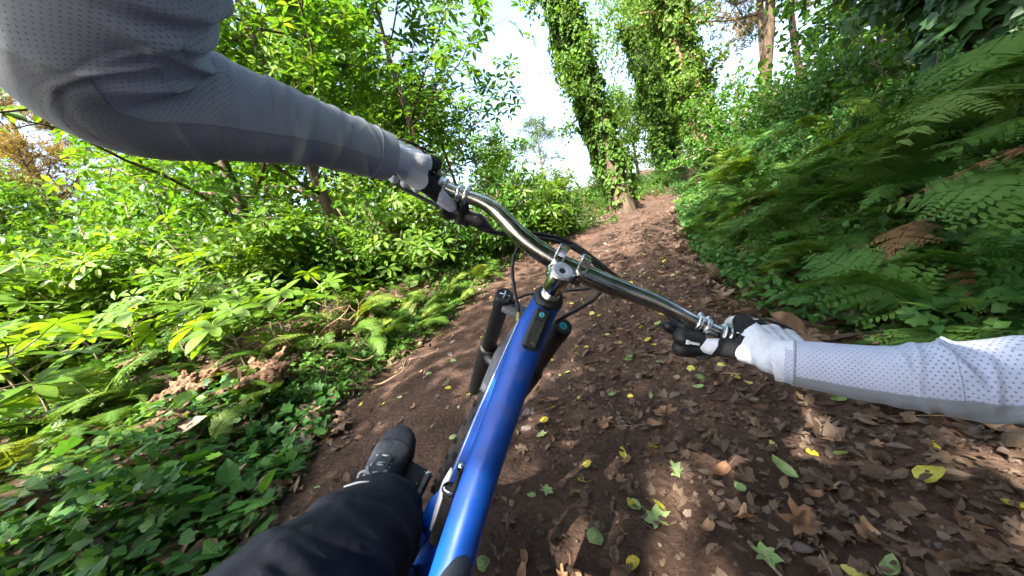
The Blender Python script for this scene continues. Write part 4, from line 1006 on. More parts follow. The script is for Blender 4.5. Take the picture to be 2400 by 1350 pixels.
# --- ivy-clad trunks
def ivy_tree(seed, loc, H, r0, top_off, label, nleaf, lsize, bulge, bare=.12, ivym='ivy', crown=True, bark='bark_pale', name='ivy_covered_tree'):
    r = np.random.default_rng(seed)
    o = thing(name, label, 'tree', 'ivy covered trees along the trail', tuple(loc), (0, 0, 0))
    k = 16; t = np.linspace(0, 1, k)
    pts = np.stack([top_off[0] * t ** 1.1 + .06 * np.sin(t * 7 + seed), top_off[1] * t + .05 * np.cos(t * 6 + seed), -.25 + (H + .25) * t], 1)
    rr = r0 * (1.25 * np.exp(-t * 16) * .3 + 1 - .45 * t)
    mb = MB(); addtube(mb, catmull(pts, 90), np.interp(np.linspace(0, 1, 90), t, rr), 28, disp=lambda l, th: .10 * np.sin(3 * th + l * .8) + .06 * np.sin(7 * th - l * 1.7) + .03 * np.sin(13 * th + l * 5))
    for j in range(10):                   # ivy stems climbing the bark
        tt = np.linspace(0, .95, 40); a = r.uniform(0, 6.28) + np.cumsum(r.normal(0, .05, 40))
        c = np.stack([np.interp(tt, t, pts[:, i]) for i in range(3)], 1); R2 = np.interp(tt, t, rr) * 1.03
        addtube(mb, c + np.stack([np.cos(a) * R2, np.sin(a) * R2, 0 * a], 1), np.linspace(.022, .008, 40) * r.uniform(.6, 1.3), 6)
    lim = []
    for j in range(16):                    # short limbs, bare or carrying ivy
        tt = r.uniform(.25, .95); c = np.array([np.interp(tt, t, pts[:, i]) for i in range(3)]); az = r.uniform(0, 6.28)
        b = branch(r, c, (math.cos(az), math.sin(az), .3), r.uniform(.5, 1.2), 6, .5, .2); addtube(mb, b, np.linspace(.05, .01, 7), 6); lim.append(b)
    link('trunk', mb.mesh('trunk', M[bark]), o)
    iv = MB(); K = nleaf
    tt = np.clip(r.uniform(bare, 1, K), .001, 1) ** .95; a = r.uniform(0, 6.28, K)
    lump = .45 + .5 * np.sin(a * 2 + tt * H * 1.1 + seed) * np.sin(tt * H * 1.9 + a + 1) + .35 * np.sin(a * 5 + tt * H * 3.7) * np.sin(tt * H * 5.3 - 2 * a) + .25 * np.sin(a * 9 - tt * H * 8.1)
    dens = np.clip(.12 + 1.1 * lump, .05, 1.3) * np.clip((tt - bare) / .12, .3, 1); keep = r.uniform(0, 1.3, K) < dens; tt, a, lump = tt[keep], a[keep], lump[keep]; K = len(tt)
    R2 = np.interp(tt, t, rr) + bulge * np.clip(lump, 0, 1.4) * r.uniform(.25, 1.15, K) ** .6 * (.45 + .75 * tt)
    c = np.stack([np.interp(tt, t, pts[:, i]) for i in range(3)], 1)
    out = np.stack([np.cos(a), np.sin(a), 0 * a], 1)
    pos = c + out * R2[:, None]
    nor = out + np.array([0, 0, .55]) + r.normal(0, .45, (K, 3)); d = np.array([0, 0, -.8]) + out * .35 + r.normal(0, .5, (K, 3))
    scatter(iv, T_IVYF if ivym == 'ivy' else T_IVY, pos, d, nor, lsize * np.clip(r.lognormal(0, .35, K), .4, 2.2))
    for b in lim:
        q = np.repeat(b[1:], 60, 0); kk = len(q); scatter(iv, T_IVYF, q + r.normal(0, .12, q.shape), rdir(r, kk) - [0, 0, .5], rdir(r, kk, 1), lsize * r.uniform(.5, 1.2, kk))
    link('ivy', iv.mesh('ivy', M[ivym], smooth=False), o)
    if crown:
        cr = MB(); K = 2600
        c = pts[-1] + r.normal(0, 1, (K, 3)) * np.array([1.5, 1.5, 1.2]) * .8
        scatter(cr, T_OVATE, c, rdir(r, K, -.2), rdir(r, K, 1), .14 * r.uniform(.6, 1.3, K)); link('crown', cr.mesh('crown', M['far'], smooth=False), o)
    return o
A = at(1452, 462, 8.2); B_ = at(1662, 400, 8.6); C_ = at(1575, 420, 14.0)
ivy_tree(1, A, 9.0, .26, (-.85, -.1), 'thick ivy covered trunk at the trail bend with bare bark near its foot', 42000, .085, .36, .05, bark='bark')
ivy_tree(2, B_, 9.0, .30, (-.75, .0), 'tall ivy covered trunk rising from the bank on the inside of the trail bend', 40000, .085, .36, .06)
ivy_tree(5, C_, 6.6, .24, (-.6, .2), 'slim ivy covered trunk seen between the two thick ivy trunks', 14000, .12, .34, .04, bark='bark')
ivy_tree(6, at(1588, 415, 17), 9.5, .30, (-.3, .2), 'distant ivy covered trunk over the far end of the trail', 10000, .15, .45, .04, bark='bark')
D_ = P(2400, 600, 2.3)
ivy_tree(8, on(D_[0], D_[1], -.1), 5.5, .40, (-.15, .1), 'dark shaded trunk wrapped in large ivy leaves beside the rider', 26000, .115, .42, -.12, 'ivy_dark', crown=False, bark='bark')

# --- chestnut and other broadleaf trees
ch1 = tree_proto(21, 'whorl', 6.2, .085, 17, 2.3, (-.02, 0), .22, 3, .24, .19, nl=6)
ch2 = tree_proto(22, 'whorl', 6.8, .11, 18, 2.6, (.03, .02), .18, 3, .28, .18, nl=6)
ch3 = tree_proto(23, 'whorl', 4.0, .05, 13, 1.5, (.02, 0), .12, 3, .2, .17, nl=6)
put_tree(ch1, 'chestnut_tree', 'young chestnut tree with dark slim trunk and layered leaves left of the sky gap', 'tree', 'young chestnut trees', at(1005, 445, 6.0), .4, .92)
put_tree(ch2, 'chestnut_tree', 'bushy chestnut tree whose bright leaves rise behind the raised sleeve', 'tree', 'young chestnut trees', at(770, 470, 5.8), 2.2, .95)
put_tree(ch2, 'chestnut_tree', 'shady chestnut tree partly hidden by the bent elbow of the rider', 'tree', 'young chestnut trees', at(585, 560, 5.2), 4.1, .9)
put_tree(ch3, 'chestnut_tree', 'small airy chestnut sapling with thin bare twigs against the white sky', 'tree', 'young chestnut trees', at(1075, 435, 7.0), 1.1, .9)
put_tree(ch1, 'chestnut_tree', 'leafy chestnut tree far to the side below the rider’s elbow', 'tree', 'young chestnut trees', at(120, 760, 7.2), 3.0, .62)

# --- bushes: dense low walls of leaves on both sides
def bush_proto(seed, w, h, K, size, leaf, kind='whorl', tpl=None, nl=6):
    r = np.random.default_rng(seed)
    st = MB(); pos = []; ax = []
    for i in range(11):
        az = r.uniform(0, 6.28); b = branch(r, (r.normal(0, .12), r.normal(0, .12), -.1), (math.cos(az) * .8, math.sin(az) * .8, 1.0), h * r.uniform(.7, 1.1), 8, .5, .1)
        addtube(st, b, np.linspace(.022, .006, 9), 5)
        for j in range(4):
            q = r.integers(2, 8); s = branch(r, b[q], r.normal(0, 1, 3) + [0, 0, .3], w * r.uniform(.3, .8), 5, .4, .05); addtube(st, s, np.linspace(.010, .003, 6), 4)
            for p in s[1:]: pos.append(p)
        for p in b[3:]: pos.append(p)
    pos = np.array(pos); k = K // len(pos) + 1
    q = np.repeat(pos, k, 0)[:K * 2]; q = q + r.normal(0, .16, q.shape) * [1, 1, .6]
    q = q[r.permutation(len(q))[:K]]; q[:, 2] = np.maximum(q[:, 2], .03)
    out = q * [1, 1, 0] / w
    a = nrm(np.array([0, 0, 1.0]) + out * .6 + r.normal(0, .35, q.shape))
    cr = MB()
    if kind == 'whorl': whorls(cr, r, tpl or T_LANCE, q, a, size, nl)
    else:
        for i in range(nl): scatter(cr, tpl or T_OVATE, q + r.normal(0, size * .5, q.shape), rdir(r, len(q), -.1), a + r.normal(0, .4, q.shape), size * r.uniform(.6, 1.2, len(q)))
    return st.mesh('stems', M['stem']), cr.mesh('foliage', M[leaf], smooth=False)
b1 = bush_proto(31, .9, 1.5, 620, .15, 'chestnut'); b2 = bush_proto(32, 1.0, 1.7, 900, .085, 'bush', 'x', T_OVATE, 5); b3 = bush_proto(33, .8, 1.1, 650, .10, 'bush', 'x', T_LANCE, 5)
b4 = bush_proto(34, .9, 1.3, 900, .075, 'under', 'x', T_OVATE, 5)
def put_bush(pr, label, group, loc, rz, sc, name='bush'):
    o = thing(name, label, 'bush', group, tuple(loc), (0, 0, rz), sc); link('stems', pr[0], o); link('foliage', pr[1], o); return o
rb = np.random.default_rng(77)
for px, py, d, sc, pr, lab in [
    (1315, 485, 7.0, .62, b2, 'rounded green bush at the foot of the first ivy trunk'),
    (1230, 480, 6.6, 1.05, b1, 'bright chestnut bush just behind the left cables'),
    (1150, 500, 5.8, 1.0, b2, 'leafy bush above the bare left hand edge of the trail bend'),
    (1070, 560, 5.2, .85, b3, 'low bush directly behind the left brake lever'),
    (1290, 440, 9.5, .95, b1, 'light green bush standing behind the bend in full sun'),
    (1390, 455, 9.8, .7, b3, 'small sunlit bush squeezed beside the first ivy trunk'),
    (960, 560, 5.2, 1.0, b1, 'chestnut bush spreading below the left glove'),
    (850, 600, 4.8, 1.0, b2, 'dense bush under the left forearm'),
    (740, 600, 5.0, 1.15, b3, 'sunny thicket bush under the middle of the left sleeve'),
    (640, 640, 4.4, 1.0, b1, 'broad leaved bush under the left elbow'),
    (520, 660, 4.9, 1.25, b2, 'tall bush with small leaves below the elbow'),
    (400, 690, 4.3, 1.0, b1, 'spreading chestnut bush in the middle of the left slope'),
    (290, 740, 4.6, 1.2, b3, 'loose bush with arching stems low on the slope'),
    (180, 760, 4.0, 1.1, b1, 'large leaved bush near the left margin'),
    (60, 800, 4.4, 1.3, b2, 'thick bush filling the left margin'),
    (-80, 850, 3.6, 1.2, b1, 'bush cut by the left margin'),
    (560, 600, 7.5, 1.5, b1, 'pale bush further back under the elbow'),
    (300, 640, 7.8, 1.5, b2, 'pale bush further back on the left slope'),
    (860, 520, 7.6, 1.3, b3, 'pale bush further back behind the left hand'),
    (80, 690, 8.2, 1.5, b3, 'yellowish bush further back on the far left')]:
    put_bush(pr, lab, 'bushes on the left slope', at(px, py, d), rb.uniform(0, 6.28), sc)
for px, py, d, sc, pr, lab in [
    (1690, 400, 8.2, .9, b4, 'sunlit bush at the foot of the second ivy trunk'),
    (1740, 380, 7.0, 1.0, b2, 'bush above the fern bank near the second ivy trunk'),
    (1810, 350, 6.0, .85, b4, 'dense bush halfway up the fern bank'),
    (1890, 330, 5.0, .75, b2, 'yellow green bush topping the fern bank'),
    (1980, 330, 4.3, .7, b4, 'dark bush topping the fern bank nearer the rider'),
    (2080, 300, 3.6, .7, b2, 'dim bush next to the large ivy trunk'),
    (1560, 425, 12, .8, b3, 'small pale bush beside the far end of the trail'),
    (1425, 470, 8.6, .4, b3, 'knee high sunlit plant at the very foot of the first ivy trunk'),
    (1480, 462, 9.6, .4, b4, 'knee high plant along the trail just past the first ivy trunk'),
    (1535, 446, 12.5, .5, b3, 'bush closing the view where the trail ends'),
    (1455, 482, 8.8, .28, b3, 'ankle high plant on the left lip of the far trail'),
    (1610, 470, 9.0, .35, b4, 'ankle high plant on the right lip of the far trail'),
    (1500, 450, 11, .55, b3, 'low pale bush just past the first ivy trunk')]:
    put_bush(pr, lab, 'bushes on the right bank', at(px, py, d), rb.uniform(0, 6.28), sc)

for i, (px, py, d, sc) in enumerate([(1700, 560, 4.2, .3), (1780, 620, 3.0, .28), (1850, 520, 3.6, .34), (1960, 560, 2.9, .34), (2080, 520, 2.8, .36), (1900, 680, 2.1, .25), (2200, 560, 2.2, .32), (2040, 700, 1.9, .22), (1760, 450, 5.5, .4), (2300, 640, 1.8, .26)]):
    put_bush((b4, b3)[i % 2], ['leafy bramble', 'low leafy shrub'][i % 2] + ' among the ferns, ' + ['first', 'second', 'third', 'fourth', 'fifth', 'sixth', 'seventh', 'eighth', 'ninth', 'tenth'][i] + ' of the clumps breaking up the fern bank', 'bushes on the right bank', at(px, py, d), i * 1.3, sc)

# --- pines
pn1 = tree_proto(41, 'pine', 9.0, .17, 17, 3.2, (-.10, 0), .42, 7, .20, .20, 'pine', sub=5, nl=8, upb=.12)
pn2 = tree_proto(42, 'pine', 9.5, .16, 17, 2.6, (.02, 0), .40, 7, .22, .22, 'pine_brown', sub=5, nl=8, upb=.2)
pn3 = tree_proto(43, 'pine', 10, .2, 15, 3.0, (0, 0), .45, 6, .3, .28, 'pine', sub=5, nl=7, upb=.25)
put_tree(pn1, 'pine_tree', 'pine with leaning grey trunk and dark boughs over the fern bank', 'tree', 'pine trees', at(2030, 240, 6.6), 2.9, .85, (0, -.26))
put_tree(pn2, 'pine_tree', 'pine with browning needles behind the second ivy trunk', 'tree', 'pine trees', at(1790, 330, 12), .6, .95)
put_tree(pn2, 'pine_tree', 'tall sparse pine further right with brown needles', 'tree', 'pine trees', at(1900, 300, 15), 3.6, 1.1)
put_tree(pn3, 'pine_tree', 'pale pine top rising in the sky gap left of the first ivy trunk', 'tree', 'pine trees', at(1275, 420, 26), 1.6, .62)
put_tree(pn3, 'pine_tree', 'hazy pine seen between the ivy trunks', 'tree', 'pine trees', at(1470, 400, 26), .2, .6)
put_tree(pn1, 'pine_tree', 'green pine whose dark boughs hang between the second ivy trunk and the leaning pine', 'tree', 'pine trees', at(1800, 340, 8.2), 1.2, .8)
put_tree(pn1, 'pine_tree', 'green pine reaching over the top right of the fern bank', 'tree', 'pine trees', at(2010, 290, 7.2), 4.0, .8)
put_tree(pn2, 'pine_tree', 'brownish pine low on the far left under the sleeve', 'tree', 'pine trees', at(170, 640, 13), 2.0, 1.05)
put_tree(pn3, 'pine_tree', 'green pine beside the brownish one on the far left', 'tree', 'pine trees', at(30, 640, 15), 5.0, 1.1)
put_tree(pn3, 'pine_tree', 'dark pine overhanging the top right corner', 'tree', 'pine trees', at(2230, 140, 5.5), 4.4, .8)

# --- background broadleaf trees closing the wood
bg1 = tree_proto(51, 'x', 7.5, .16, 18, 3.0, (0, 0), .15, 5, .4, .26, 'far', T_OVATE, nl=5)
bg2 = tree_proto(52, 'x', 6.0, .14, 16, 2.8, (.03, 0), .10, 5, .4, .22, 'bush', T_OVATE, nl=5)
for px, py, d, rz, sc, pr, lab in [
    (1650, 400, 24, 1.0, .55, bg1, 'pale broadleaf tree beyond the far end of the trail'),
    (1555, 420, 30, 2.0, .35, bg1, 'faint low tree at the far end of the trail'),
    (1430, 430, 28, 3.0, .4, bg2, 'low tree behind the first ivy trunk'),
    (1585, 420, 15, 4.4, .42, bg2, 'low leafy tree arching over the far end of the trail'),
    (1500, 425, 19, 5.1, .6, bg1, 'sunny tree filling the gap between the ivy trunks'),
    (2130, 230, 6.0, .4, .75, bg2, 'dark leafy tree behind the bushes topping the fern bank'),
    (1190, 470, 17, .5, .5, bg1, 'low sunny tree under the open sky gap'),
    (1000, 500, 13, 4.0, .9, bg2, 'green tree behind the slim chestnut trunk'),
    (860, 520, 12, 2.4, 1.05, bg1, 'light tree behind the left glove'),
    (700, 560, 11, 1.4, 1.1, bg2, 'green tree behind the left sleeve'),
    (480, 600, 12, .2, .75, bg1, 'sunlit tree below the left elbow in the distance'),
    (300, 640, 13, 5.2, .8, bg2, 'distant tree on the left slope'),
    (60, 700, 12, 3.1, .8, bg1, 'distant tree at the far left margin'),
    (-60, 760, 10, 1.1, .7, bg2, 'tree cut by the far left margin'),
    (2200, 220, 9, 5.0, .8, bg2, 'dark tree behind the large ivy trunk')]:
    put_tree(pr, 'broadleaf_tree', lab, 'tree', 'trees closing the wood', at(px, py, d), rz, sc)
# --- unseen trees added behind the rider so their crowns shade the trail and the right bank
sh2 = tree_proto(62, 'x', 8.5, .2, 16, 3.0, (0, 0), .5, 4, .45, .17, 'bush', T_OVATE, nl=4)
sh1 = tree_proto(61, 'x', 8.5, .2, 20, 3.4, (0, 0), .45, 6, .45, .17, 'bush', T_OVATE, nl=6)
for x, y, rz, sc, lab in [(1.8, -1.3, .3, .9, 'unseen broadleaf tree added for shade on the bank behind the rider'), (-1.6, -3.3, 2.2, .9, 'unseen broadleaf tree added for shade at the trail side just behind the rider'), (-4.4, -2.8, 4.4, .45, 'small unseen broadleaf tree added for shade down the slope behind the rider')]:
    put_tree(sh1, 'broadleaf_tree', lab, 'tree', 'unseen trees added to shade the trail', on(x, y), rz, sc)

for x, y, rz, sc, pr, lab in [(1.6, -4.2, .3, .8, bg2, 'unseen low crowned tree added for shade up the trail behind the rider'), (3.6, -3.2, 2.0, .9, bg2, 'unseen low crowned tree added for shade on the bank behind the rider'), (4.6, -.9, 4.0, .8, bg2, 'unseen low crowned tree added for shade on the bank level with the rider'),
                              (.1, -7.0, 1.0, 1.0, bg1, 'unseen tree added for shade, closing the trail far behind the rider')]:
    put_tree(pr, 'broadleaf_tree', lab, 'tree', 'unseen trees added to shade the trail', on(x, y), rz, sc)  # out of view, added to darken the skylight reaching the rider from behind
put_tree(sh2, 'broadleaf_tree', 'tall thin crowned unseen tree added for shade further back along the trail behind the rider', 'tree', 'unseen trees added to shade the trail', on(-2.4, -5.2), 5.4, 1.05)  # out of view, added as a sparse crown to shade the near trail
# --- ferns
def frond_mesh(seed, mat, L=1.0, npin=22, wmax=.30, peak=.28, arch=.35, droop=.55, leafy=8):
    r = np.random.default_rng(seed); mb = MB()
    t = np.linspace(0, 1, 30); y = L * (t - .16 * t ** 2.4); z = L * (arch * t - droop * t ** 2.2)
    rach = np.stack([.03 * np.sin(t * 3 + seed), y, z], 1); addtube(mb, rach, np.linspace(.007, .0015, 30), 5)
    tv = nrm(np.gradient(rach, axis=0))
    P_, D_2, N_, S_ = [], [], [], []
    for i in range(npin):
        tt = .16 + .83 * (i + .5) / npin
        w = wmax * L * np.interp(tt, [.12, peak, .6, 1.0], [.55, 1, .68, .04])
        c = np.array([np.interp(tt, t, rach[:, k]) for k in range(3)]); T = nrm(np.array([np.interp(tt, t, tv[:, k]) for k in range(3)]))
        for s in (-1, 1):
            side = nrm(np.cross(T, [0, 0, 1.0])) * s
            d = nrm(side + T * .42 + np.array([0, 0, -.12 + r.normal(0, .06)])); up = nrm(np.cross(side * s, T)); up = up if up[2] > 0 else -up
            ln = w * r.uniform(.72, 1.12)
            if r.uniform() < .05: ln *= .45
            d = nrm(d + r.normal(0, .10, 3))
            addtube(mb, np.array([c, c + d * ln * .97]), np.array([.0022, .0008]), 3, caps=False)
            m = leafy
            for j in range(m):
                u = (j + .6) / m; q = c + d * ln * u + np.array([0, 0, -.10 * ln * u * u])
                pl = ln * .30 * (1 - .75 * u) + .006
                for s2 in (-1, 1):
                    sd = nrm(np.cross(d, up)) * s2
                    P_.append(q); D_2.append(nrm(sd + d * .55)); N_.append(up + r.normal(0, .12, 3)); S_.append(pl)
            P_.append(c + d * ln * .92); D_2.append(d); N_.append(up); S_.append(ln * .12 + .004)
    tp = (np.array([(0, 0, 0), (-.24, .35, .02), (.24, .35, .02), (-.17, .75, 0), (.17, .75, 0), (0, 1, -.04)]), np.array([(0, 2, 1), (1, 2, 4), (1, 4, 3), (3, 4, 5)]))
    scatter(mb, tp, np.array(P_), np.array(D_2), np.array(N_), np.array(S_))
    return mb.mesh('frond', mat, smooth=False)
FR = [frond_mesh(i, M['fern'], arch=a, droop=d, wmax=w) for i, (a, d, w) in enumerate([(.5, .65, .27), (.35, .45, .30), (.6, .95, .25)])]
FD = [frond_mesh(i + 10, M['fern_dark'], arch=a, droop=d, wmax=w, npin=n, peak=pk) for i, (a, d, w, n, pk) in enumerate([(.5, .65, .30, 17, .26), (.35, .45, .34, 15, .22), (.6, .95, .28, 18, .3), (.45, .75, .36, 14, .2)])]
FB = [frond_mesh(30, M['fern_dead'], arch=.3, droop=1.0, wmax=.22, npin=13)]
rf = np.random.default_rng(101)
def fern(loc, size, meshes, n, label, group, lean=None, spread_=(0, 6.28)):
    o = thing('fern', label, 'fern', group, tuple(loc))
    for i in range(n):
        az = spread_[0] + (spread_[1] - spread_[0]) * (i + rf.uniform(-.3, .3)) / n
        link('frond', meshes[int(rf.integers(len(meshes)))], o, (0, 0, 0), (rf.uniform(-.2, .8), rf.normal(0, .28), az), size * rf.uniform(.55, 1.2))
    return o
# right bank: rows of bracken leaning out over the trail
ORD = ['first', 'second', 'third', 'fourth', 'fifth', 'sixth', 'seventh', 'eighth', 'ninth', 'tenth', 'eleventh', 'twelfth', 'thirteenth', 'fourteenth', 'fifteenth', 'sixteenth', 'seventeenth', 'eighteenth', 'nineteenth']
def ordw(i):
    i += 1
    if i < 20: return ORD[i - 1]
    tens = i // 10 - 2
    return ['twentieth', 'thirtieth', 'fortieth', 'fiftieth', 'sixtieth', 'seventieth', 'eightieth', 'ninetieth'][tens] if i % 10 == 0 else ['twenty', 'thirty', 'forty', 'fifty', 'sixty', 'seventy', 'eighty', 'ninety'][tens] + '-' + ORD[i % 10 - 1]
rows = {0: [], 1: [], 2: [], 3: []}
for i in range(165):
    y = rf.uniform(.5, 9.0) if i < 85 else rf.uniform(.6, 4.2); dr = rf.uniform(.15, 2.4) if i % 3 else rf.uniform(.05, .7)
    x = np.interp(y, RY, RX) + dr + .1
    p = on(x, y); q = CB.T @ (p - CAM)
    if q[2] < .6 or np.linalg.norm(q) < 1.4: continue
    rows[0 if dr < .38 else 1 if dr < .8 else 2 if dr < 1.6 else 3].append((y, dr, p))
for k, place in ((0, 'low along the trail edge'), (1, 'in the second row above the trail'), (2, 'halfway up the shaded bank'), (3, 'at the top of the shaded bank')):
    for i, (y, dr, p) in enumerate(sorted(rows[k], key=lambda t: t[0])):
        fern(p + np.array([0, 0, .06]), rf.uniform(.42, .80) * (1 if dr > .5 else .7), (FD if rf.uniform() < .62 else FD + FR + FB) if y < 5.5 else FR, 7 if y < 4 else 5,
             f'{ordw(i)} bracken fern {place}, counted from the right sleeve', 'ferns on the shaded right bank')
# left edge: single ferns one can point at
for px, py, d, sz, n, lab in [
    (1110, 600, 4.6, .62, 6, 'pair of light fern fronds beside the bare bank under the left cables'),
    (1020, 640, 4.0, .60, 6, 'bright fern at the mossy lip of the bank below the brake lever'),
    (930, 690, 3.6, .62, 7, 'sunlit fern draping toward the bare earth left of the fork'),
    (840, 740, 3.1, .62, 7, 'sunlit fern beside the dead brushwood'),
    (560, 960, 2.05, .42, 6, 'fern with upright ribbed fronds left of the shoe'),
    (300, 960, 2.2, .50, 7, 'large fern in the middle of the lower left slope'),
    (440, 1010, 1.95, .36, 6, 'small fern above the dark ivy patch'),
    (160, 1010, 2.1, .50, 6, 'blurred fern spreading near the lower left margin'),
    (60, 1120, 1.75, .45, 6, 'pale fern cut by the lower left margin'),
    (700, 800, 2.9, .5, 5, 'fern half buried in brown debris on the bank'),
    (1060, 660, 3.9, .5, 6, 'fern hanging over the bare bank beside the bent cable'),
    (880, 770, 2.9, .42, 6, 'sunlit fern with short fronds above the fork leg'),
    (960, 735, 3.2, .46, 6, 'sunlit fern at the bank lip level with the fork cap'),
    (660, 860, 2.5, .40, 6, 'fern in front of the brown root clod'),
    (1140, 610, 4.9, .5, 6, 'fern in front of the leafy bush at the inner bend'),
    (350, 1010, 1.9, .36, 6, 'fern between the jutting root and the ivy patch'),
    (220, 1040, 1.9, .40, 6, 'wide fern left of the ivy patch'),
    (250, 1130, 1.7, .34, 6, 'dim fern above the trousers at the lower left'),
    (120, 1230, 1.5, .34, 6, 'dim fern low in the bottom left corner'),
    (500, 1080, 1.7, .28, 5, 'little fern at the dark edge left of the knee'),
    (640, 940, 2.1, .36, 6, 'light fern at the trail edge left of the shoe'),
    (760, 850, 2.6, .42, 6, 'yellowish fern leaning over the trail edge above the shoe'),
    (990, 700, 3.5, .45, 6, 'feathery fern at the sunlit bank lip left of the fork')]:
    fern(at(px, py, d), sz, FR, n, lab, 'ferns on the left bank')
lf = []
for i in range(34):
    y = rf.uniform(1.7, 8.0); x = np.interp(y, LY, LX) - rf.uniform(.3, 2.6)
    lf.append((y, x))
for i, (y, x) in enumerate(sorted(lf)):
    fern(on(x, y), rf.uniform(.4, .7), FR, 5, f'{ordw(i)} light fern among the left bushes, counted from the trousers up the slope', 'ferns among the left bushes')

# --- chestnut seedlings close to the trail: every leaf is a piece
CL = []
for i, (w, dr_, fo) in enumerate([(.40, .25, .2), (.36, .12, .28), (.44, .35, .15)]):
    v, f = leaf_tpl(1, w, 7, fo, dr_, .58); mb = MB(); mb.add(v, f); CL.append(mb.mesh('leaf', M['chestnut']))
rs = np.random.default_rng(55)
def seedling(loc, h, nw, size, label, tilt=(0, 0), nl=7):
    o = thing('chestnut_seedling', label, 'seedling', 'chestnut seedlings on the left bank', tuple(loc))
    st = MB(); tops = []
    main = branch(rs, (0, 0, -.05), (tilt[0], tilt[1], 1), h, 8, .25, .05); addtube(st, main, np.linspace(.012, .004, 9), 7); tops.append((main[-1], main[-1] - main[-2]))
    for i in range(nw - 1):
        q = rs.integers(3, 9) if h > .3 else rs.integers(2, 8); az = i * 2.4 + rs.uniform(-.4, .4)
        b = branch(rs, main[q], (math.cos(az), math.sin(az), .45), h * rs.uniform(.3, .6) + .1, 5, .3, .1); addtube(st, b, np.linspace(.006, .003, 6), 5); tops.append((b[-1], b[-1] - b[-2]))
    link('stem', st.mesh('stem', M['stem']), o)
    for p, d in tops:
        ax = nrm(np.array([0, 0, 1.0]) + nrm(d) * .5 + rs.normal(0, .15, 3)); a = nrm(np.cross(ax, [.3, .9, .1])); b = np.cross(ax, a); ph = rs.uniform(0, 6.28)
        for i in range(nl):
            t = ph + i * 6.283 / nl + rs.normal(0, .15); dd = nrm(a * math.cos(t) + b * math.sin(t) + ax * rs.normal(.12, .12)); zz = nrm(ax - dd * np.dot(ax, dd)); xx = np.cross(dd, zz)
            s = size * rs.uniform(.7, 1.15)
            m4 = Matrix([[xx[0], dd[0], zz[0], p[0]], [xx[1], dd[1], zz[1], p[1]], [xx[2], dd[2], zz[2], p[2]], [0, 0, 0, 1]])
            l = link('leaf', CL[int(rs.integers(3))], o); l.location = p; l.rotation_mode = 'QUATERNION'; l.rotation_quaternion = m4.to_quaternion(); l.scale = (s, s, s)
for px, py, d, h, nw, sz, lab in [
    (600, 900, 2.6, .42, 8, .21, 'sunlit seedling with broad whorled leaves above the brown roots'),
    (700, 860, 2.8, .40, 7, .19, 'seedling with pale leaves beside the dead brushwood'),
    (480, 900, 2.7, .50, 8, .21, 'seedling with the brightest leaf whorls in mid slope'),
    (380, 930, 2.9, .55, 7, .20, 'taller seedling behind the brown root clod'),
    (120, 1000, 2.2, .55, 9, .20, 'tall seedling with yellowed stem at the left margin'),
    (20, 1090, 1.9, .40, 6, .18, 'seedling cut by the left margin below the yellowed stem'),
    (250, 900, 3.2, .65, 8, .20, 'seedling in the shade behind the large fern'),
    (820, 800, 3.3, .45, 7, .17, 'seedling above the light ferns left of the fork'),
    (560, 800, 3.6, .8, 8, .19, 'high seedling at the rear of the sunny slope'),
    (40, 930, 3.0, .8, 8, .2, 'high seedling at the rear of the left margin')]:
    seedling(at(px, py, d), h, nw, sz, lab)

# --- undergrowth nobody could count
def cover(name, label, K, fn, tpls, mat, size, lift, up=1.0, seed=0):
    r = np.random.default_rng(seed); x, y = fn(r, K); z = hgt(x, y) + r.uniform(0, 1, len(x)) ** 1.5 * lift
    e = .03; nx = -(hgt(x + e, y) - hgt(x - e, y)) / (2 * e); ny = -(hgt(x, y + e) - hgt(x, y - e)) / (2 * e)
    nor = nrm(np.stack([nx, ny, np.ones_like(nx) * up], 1)); K = len(x); mb = MB(); pick = r.integers(0, len(tpls), K)
    for i, tp in enumerate(tpls):
        k = pick == i; n_ = int(k.sum()); d = r.normal(0, 1, (n_, 3)); 
        scatter(mb, tp, np.stack([x, y, z], 1)[k], d * [1, 1, .4], nor[k] + r.normal(0, .38, (n_, 3)), size * np.clip(r.lognormal(-.12, .42, n_), .3, 2.4))
    o = link(name, mb.mesh(name, mat, smooth=False)); tag(o, label, 'plants', None, 'stuff'); return o
def f_right(r, K):
    y = r.uniform(.0, 1, K) ** 1.4 * 11 + .35; dr = r.uniform(0, 1, K) ** 1.2 * 3.2 - .03; return np.interp(y, RY, RX) + dr, y
cover('undergrowth', 'dark leafy undergrowth covering the right bank below the ferns', 42000, f_right, [T_OVATE, T_IVY, T_SMALL], M['under'], .050, .22, seed=1)
def f_left(r, K):
    y = r.uniform(.0, 1, K) ** 1.3 * 11 + .1; dl = .12 + r.uniform(0, 1, K) ** 1.3 * 4.0
    bare = (y > 1.2) & (y < 4.2) & (dl < 1.5) & (wob(dl * 2.2, y * 1.0, 1.7, 20) > -.5); k = ~bare | (r.uniform(0, 1, K) < .08)
    return (np.interp(y, LY, LX) - dl)[k], y[k]
cover('ground_cover', 'low green ground cover under the left bushes', 26000, f_left, [T_OVATE, T_SMALL, T_IVY], M['bush'], .052, .18, seed=2)
def f_ivy(r, K):
    y = r.uniform(.35, 2.1, K); dl = np.abs(r.normal(.0, .55, K)) - .12; return np.interp(y, LY, LX) - dl, y
cover('ivy_patch', 'dark ivy creeping over the left trail edge beside the trousers', 2600, f_ivy, [T_IVY, T_IVY, T_OVATE], M['under'], .058, .12, seed=3)
def f_moss(r, K):
    y = r.uniform(2.0, 6.8, K); return np.interp(y, LY, LX) - r.normal(.12, .14, K), y
cover('creeping_plants', 'fine bright green creeping plants along the sunlit bank lip', 15000, f_moss, [T_SMALL, T_OVATE], M['moss'], .032, .10, seed=4)
